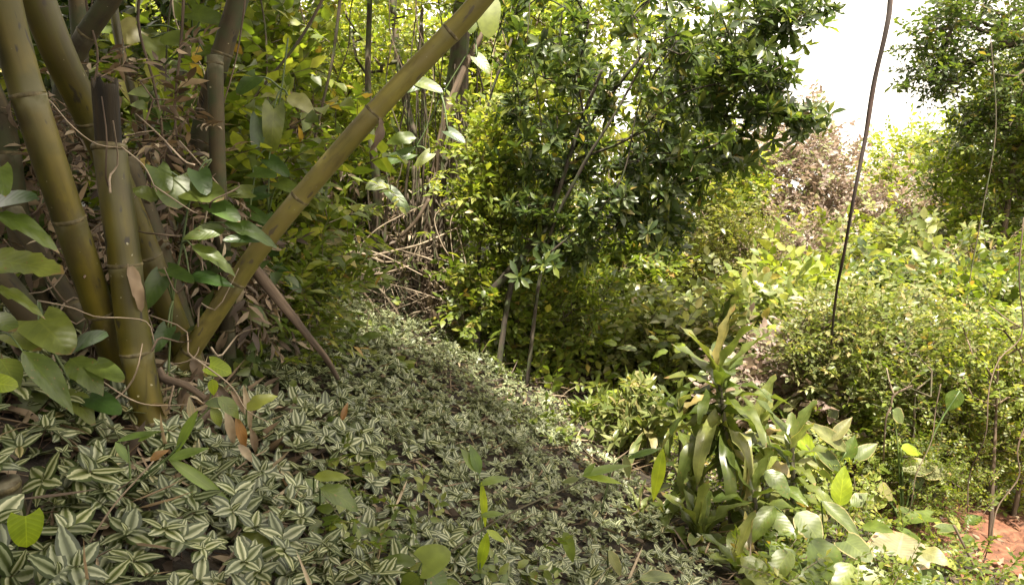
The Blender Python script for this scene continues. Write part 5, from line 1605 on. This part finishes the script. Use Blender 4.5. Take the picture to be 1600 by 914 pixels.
# dark leaning stems that show through the middle of the thicket
for i, (lb, pts, rr) in enumerate([
    ('dark leaning stem rising right from the foot of the big dark tree', [base_pt(-.12, 5.5), P(800, 440, 5.5), P(838, 372, 5.4), P(862, 330, 5.3), P(905, 200, 5.2), P(940, 110, 5.2)], .024),
    ('thin dark stem leaning up through the middle of the dark tree', [base_pt(.1, 5.4), P(850, 400, 5.3), P(905, 270, 5.1), P(960, 180, 5.0), P(1010, 90, 5.0)], .015),
    ('long thin branch reaching right below the tip of the dark tree', [P(900, 250, 5.3), P(985, 215, 5.1), P(1060, 150, 5.0), P(1150, 125, 4.9)], .010),
    ('thin grey stem crossing the dark tree towards the upper right', [P(830, 420, 5.2), P(960, 300, 5.0), P(1000, 160, 4.9), P(1060, 60, 4.8)], .008),
    ('dark forked stem left of the dark tree', [base_pt(-.2, 5.9), P(748, 400, 5.9), P(770, 300, 5.9), P(760, 180, 5.9), P(800, 60, 5.9)], .018)]):
    stick('leaning_sapling', lb, 'stem', pts[::-1], rr * .5, rr, 'darkbark', 800 + i, k=8, m=26, lump=.15)
# piled leaves, sheaths and old stubs round the feet of the clump
r = np.random.RandomState(411)
n = 1100
x = -1.2 + r.randn(n) * .34; y = 2.45 + r.randn(n) * .35
pos = np.stack([x, y, ground(x, y) + .01 + .10 * r.rand(n) * np.exp(-((x + 1.2) ** 2 + (y - 2.45) ** 2) / .12)], -1)
b = Batch(); d = r.randn(n, 3); d[:, 2] *= .5
for k_, t in enumerate([leaf_t('lance', w=.13, nv=4, fold=.6, droop=.6, seed=1), leaf_t('ovate', w=.2, nv=3, fold=-.5, droop=.3, seed=2), leaf_t('strap', w=.07, nv=4, fold=.8, droop=-.4, seed=3)]):
    m = np.arange(n) % 3 == k_
    b.add(t, frames(d[m], r.randn(m.sum(), 3) * .5 + [0, 0, 1]), pos[m], r.uniform(.06, .17, m.sum()), r.rand(m.sum()))
o = link('sheath_litter', b.mesh('sheath_litter', M['dead']), kind='stuff')
o['label'] = 'heap of fallen brown bamboo sheaths and leaves round the feet of the clump'; o['category'] = 'leaf litter'
for i, (lb, px, py, Y, d_, h_) in enumerate([('short rotten bamboo stub left of the foot of the broken culm', 150, 590, 2.25, .07, .16), ('low rotten bamboo stub right of the foot of the broken culm', 285, 585, 2.35, .06, .12),
                                            ('low dark bamboo stub behind the foot of the pale culm', 330, 560, 2.9, .07, .2)]):
    p = P(px, py, Y); g0 = base_pt(p[0], Y)
    culm(lb, [g0 + [.01, 0, h_], g0 + [0, 0, .03]], d_, [.4], 'culm_dark', seed=60 + i, name='bamboo_stub', group='old stubs of the clump')

strap_plant('dark bushy strap leaved plant right of the tall one, before the long pale leaves', on_ground(1235, 3.5), P(1238, 690, 3.5), 20, .36, .07, 3.5, 81, tilt=(20, 110))
strap_plant('dark strap leaved plant left of the low rosette at the carpet edge', on_ground(1040, 3.4), P(1040, 800, 3.4), 16, .28, .05, 3.4, 82, tilt=(15, 100), z_step=.006)
# plain green weeds mixed into the striped carpet
r = np.random.RandomState(431)
n = 1500
y = 1.2 + 6.6 * r.rand(n) ** 1.1; x = r.uniform(-1, 1, n) * (.9 + .6 * y)
k = (x < cover_edge(y)) & (fbm(x, y, 2.0, 12) > .15)
x, y = x[k], y[k]; n = len(x)
pos = np.stack([x, y, ground(x, y) + r.uniform(.07, .13, n)], -1)
b = Batch(); scatter(b, 'altmed', pos, r.randn(n, 3) * .7 + [0, -.3, .3], np.array([0, -.2, 1.]) + r.randn(n, 3) * .3, r.uniform(.07, .15, n), r)
o = link('carpet_weeds', b.mesh('carpet_weeds', M['bigleaf']), kind='stuff')
o['label'] = 'plain green weeds growing up through the striped carpet'; o['category'] = 'weeds'
for i, (lb, x_, y_, h_, rad, mt) in enumerate([
    ('leafy tree on the far right slope outside the right edge', 7.4, 9.5, 2.6, (1.6, 1.4, 1.5), 'mid'),
    ('pale green tree far down the right slope', 10.5, 14.0, 3.0, (2.0, 1.6, 1.8), 'lime'),
    ('bushy tree beside the path outside the right edge', 5.6, 5.6, 1.1, (1.0, 1.0, .9), 'mid')]):
    c = base_pt(x_, y_, h_)
    woody('leafy_tree', lb, 'tree', [base_pt(x_, y_), base_pt(x_ + .1, y_, h_ * .5), c], .07, [(c, rad, 150)], 'alt', .36, mt, 'bark', 990 + i, per=6, step=.35)

for i, (nm, lb, (px, py), Y, rad, n_, mt, kd, sz, tl) in enumerate([
    ('leafy_bush', 'green bush burying the foot of the big dark tree', (760, 475), 5.9, (.28, .3, .28), 46, 'mid', 'altmed', .2, .02),
    ('leafy_bush', 'green bush under the crown of the big dark tree', (880, 480), 6.2, (.45, .3, .3), 50, 'mid', 'alt', .22, .02),
    ('pinkish_tree', 'low dry pinkish tree under the tall pinkish one', (1235, 405), 11.0, (.65, .5, .55), 110, 'pink', 'alt', .28, .04),
    ('leafy_bush', 'dark green bush breaking up the slope right of the hanging vine', (1400, 480), 7.0, (.35, .3, .3), 60, 'dark', 'altmed', .22, .02),
    ('leafy_bush', 'dark green bush below the right edge trees', (1530, 500), 5.6, (.35, .3, .35), 70, 'dark', 'alt', .2, .02)]):
    c = P(px, py, Y); b0 = base_pt(c[0], Y)
    woody(nm, lb, 'tree' if 'tree' in nm else 'bush', [b0, b0 * .5 + c * .5, c], tl, [(c, rad, n_)], kd, sz, mt, 'bark', 1100 + i, per=6, step=.15, r_tip=.002)
o = litter('earth_clods', 700, float(pp_[0]) - .9, float(pp_[0]) + 1.1, 3.0, 5.4, .05, 'redsoil', 65, lift=.05)
o['label'] = 'loose clods of red earth on the path'; o['category'] = 'clods'
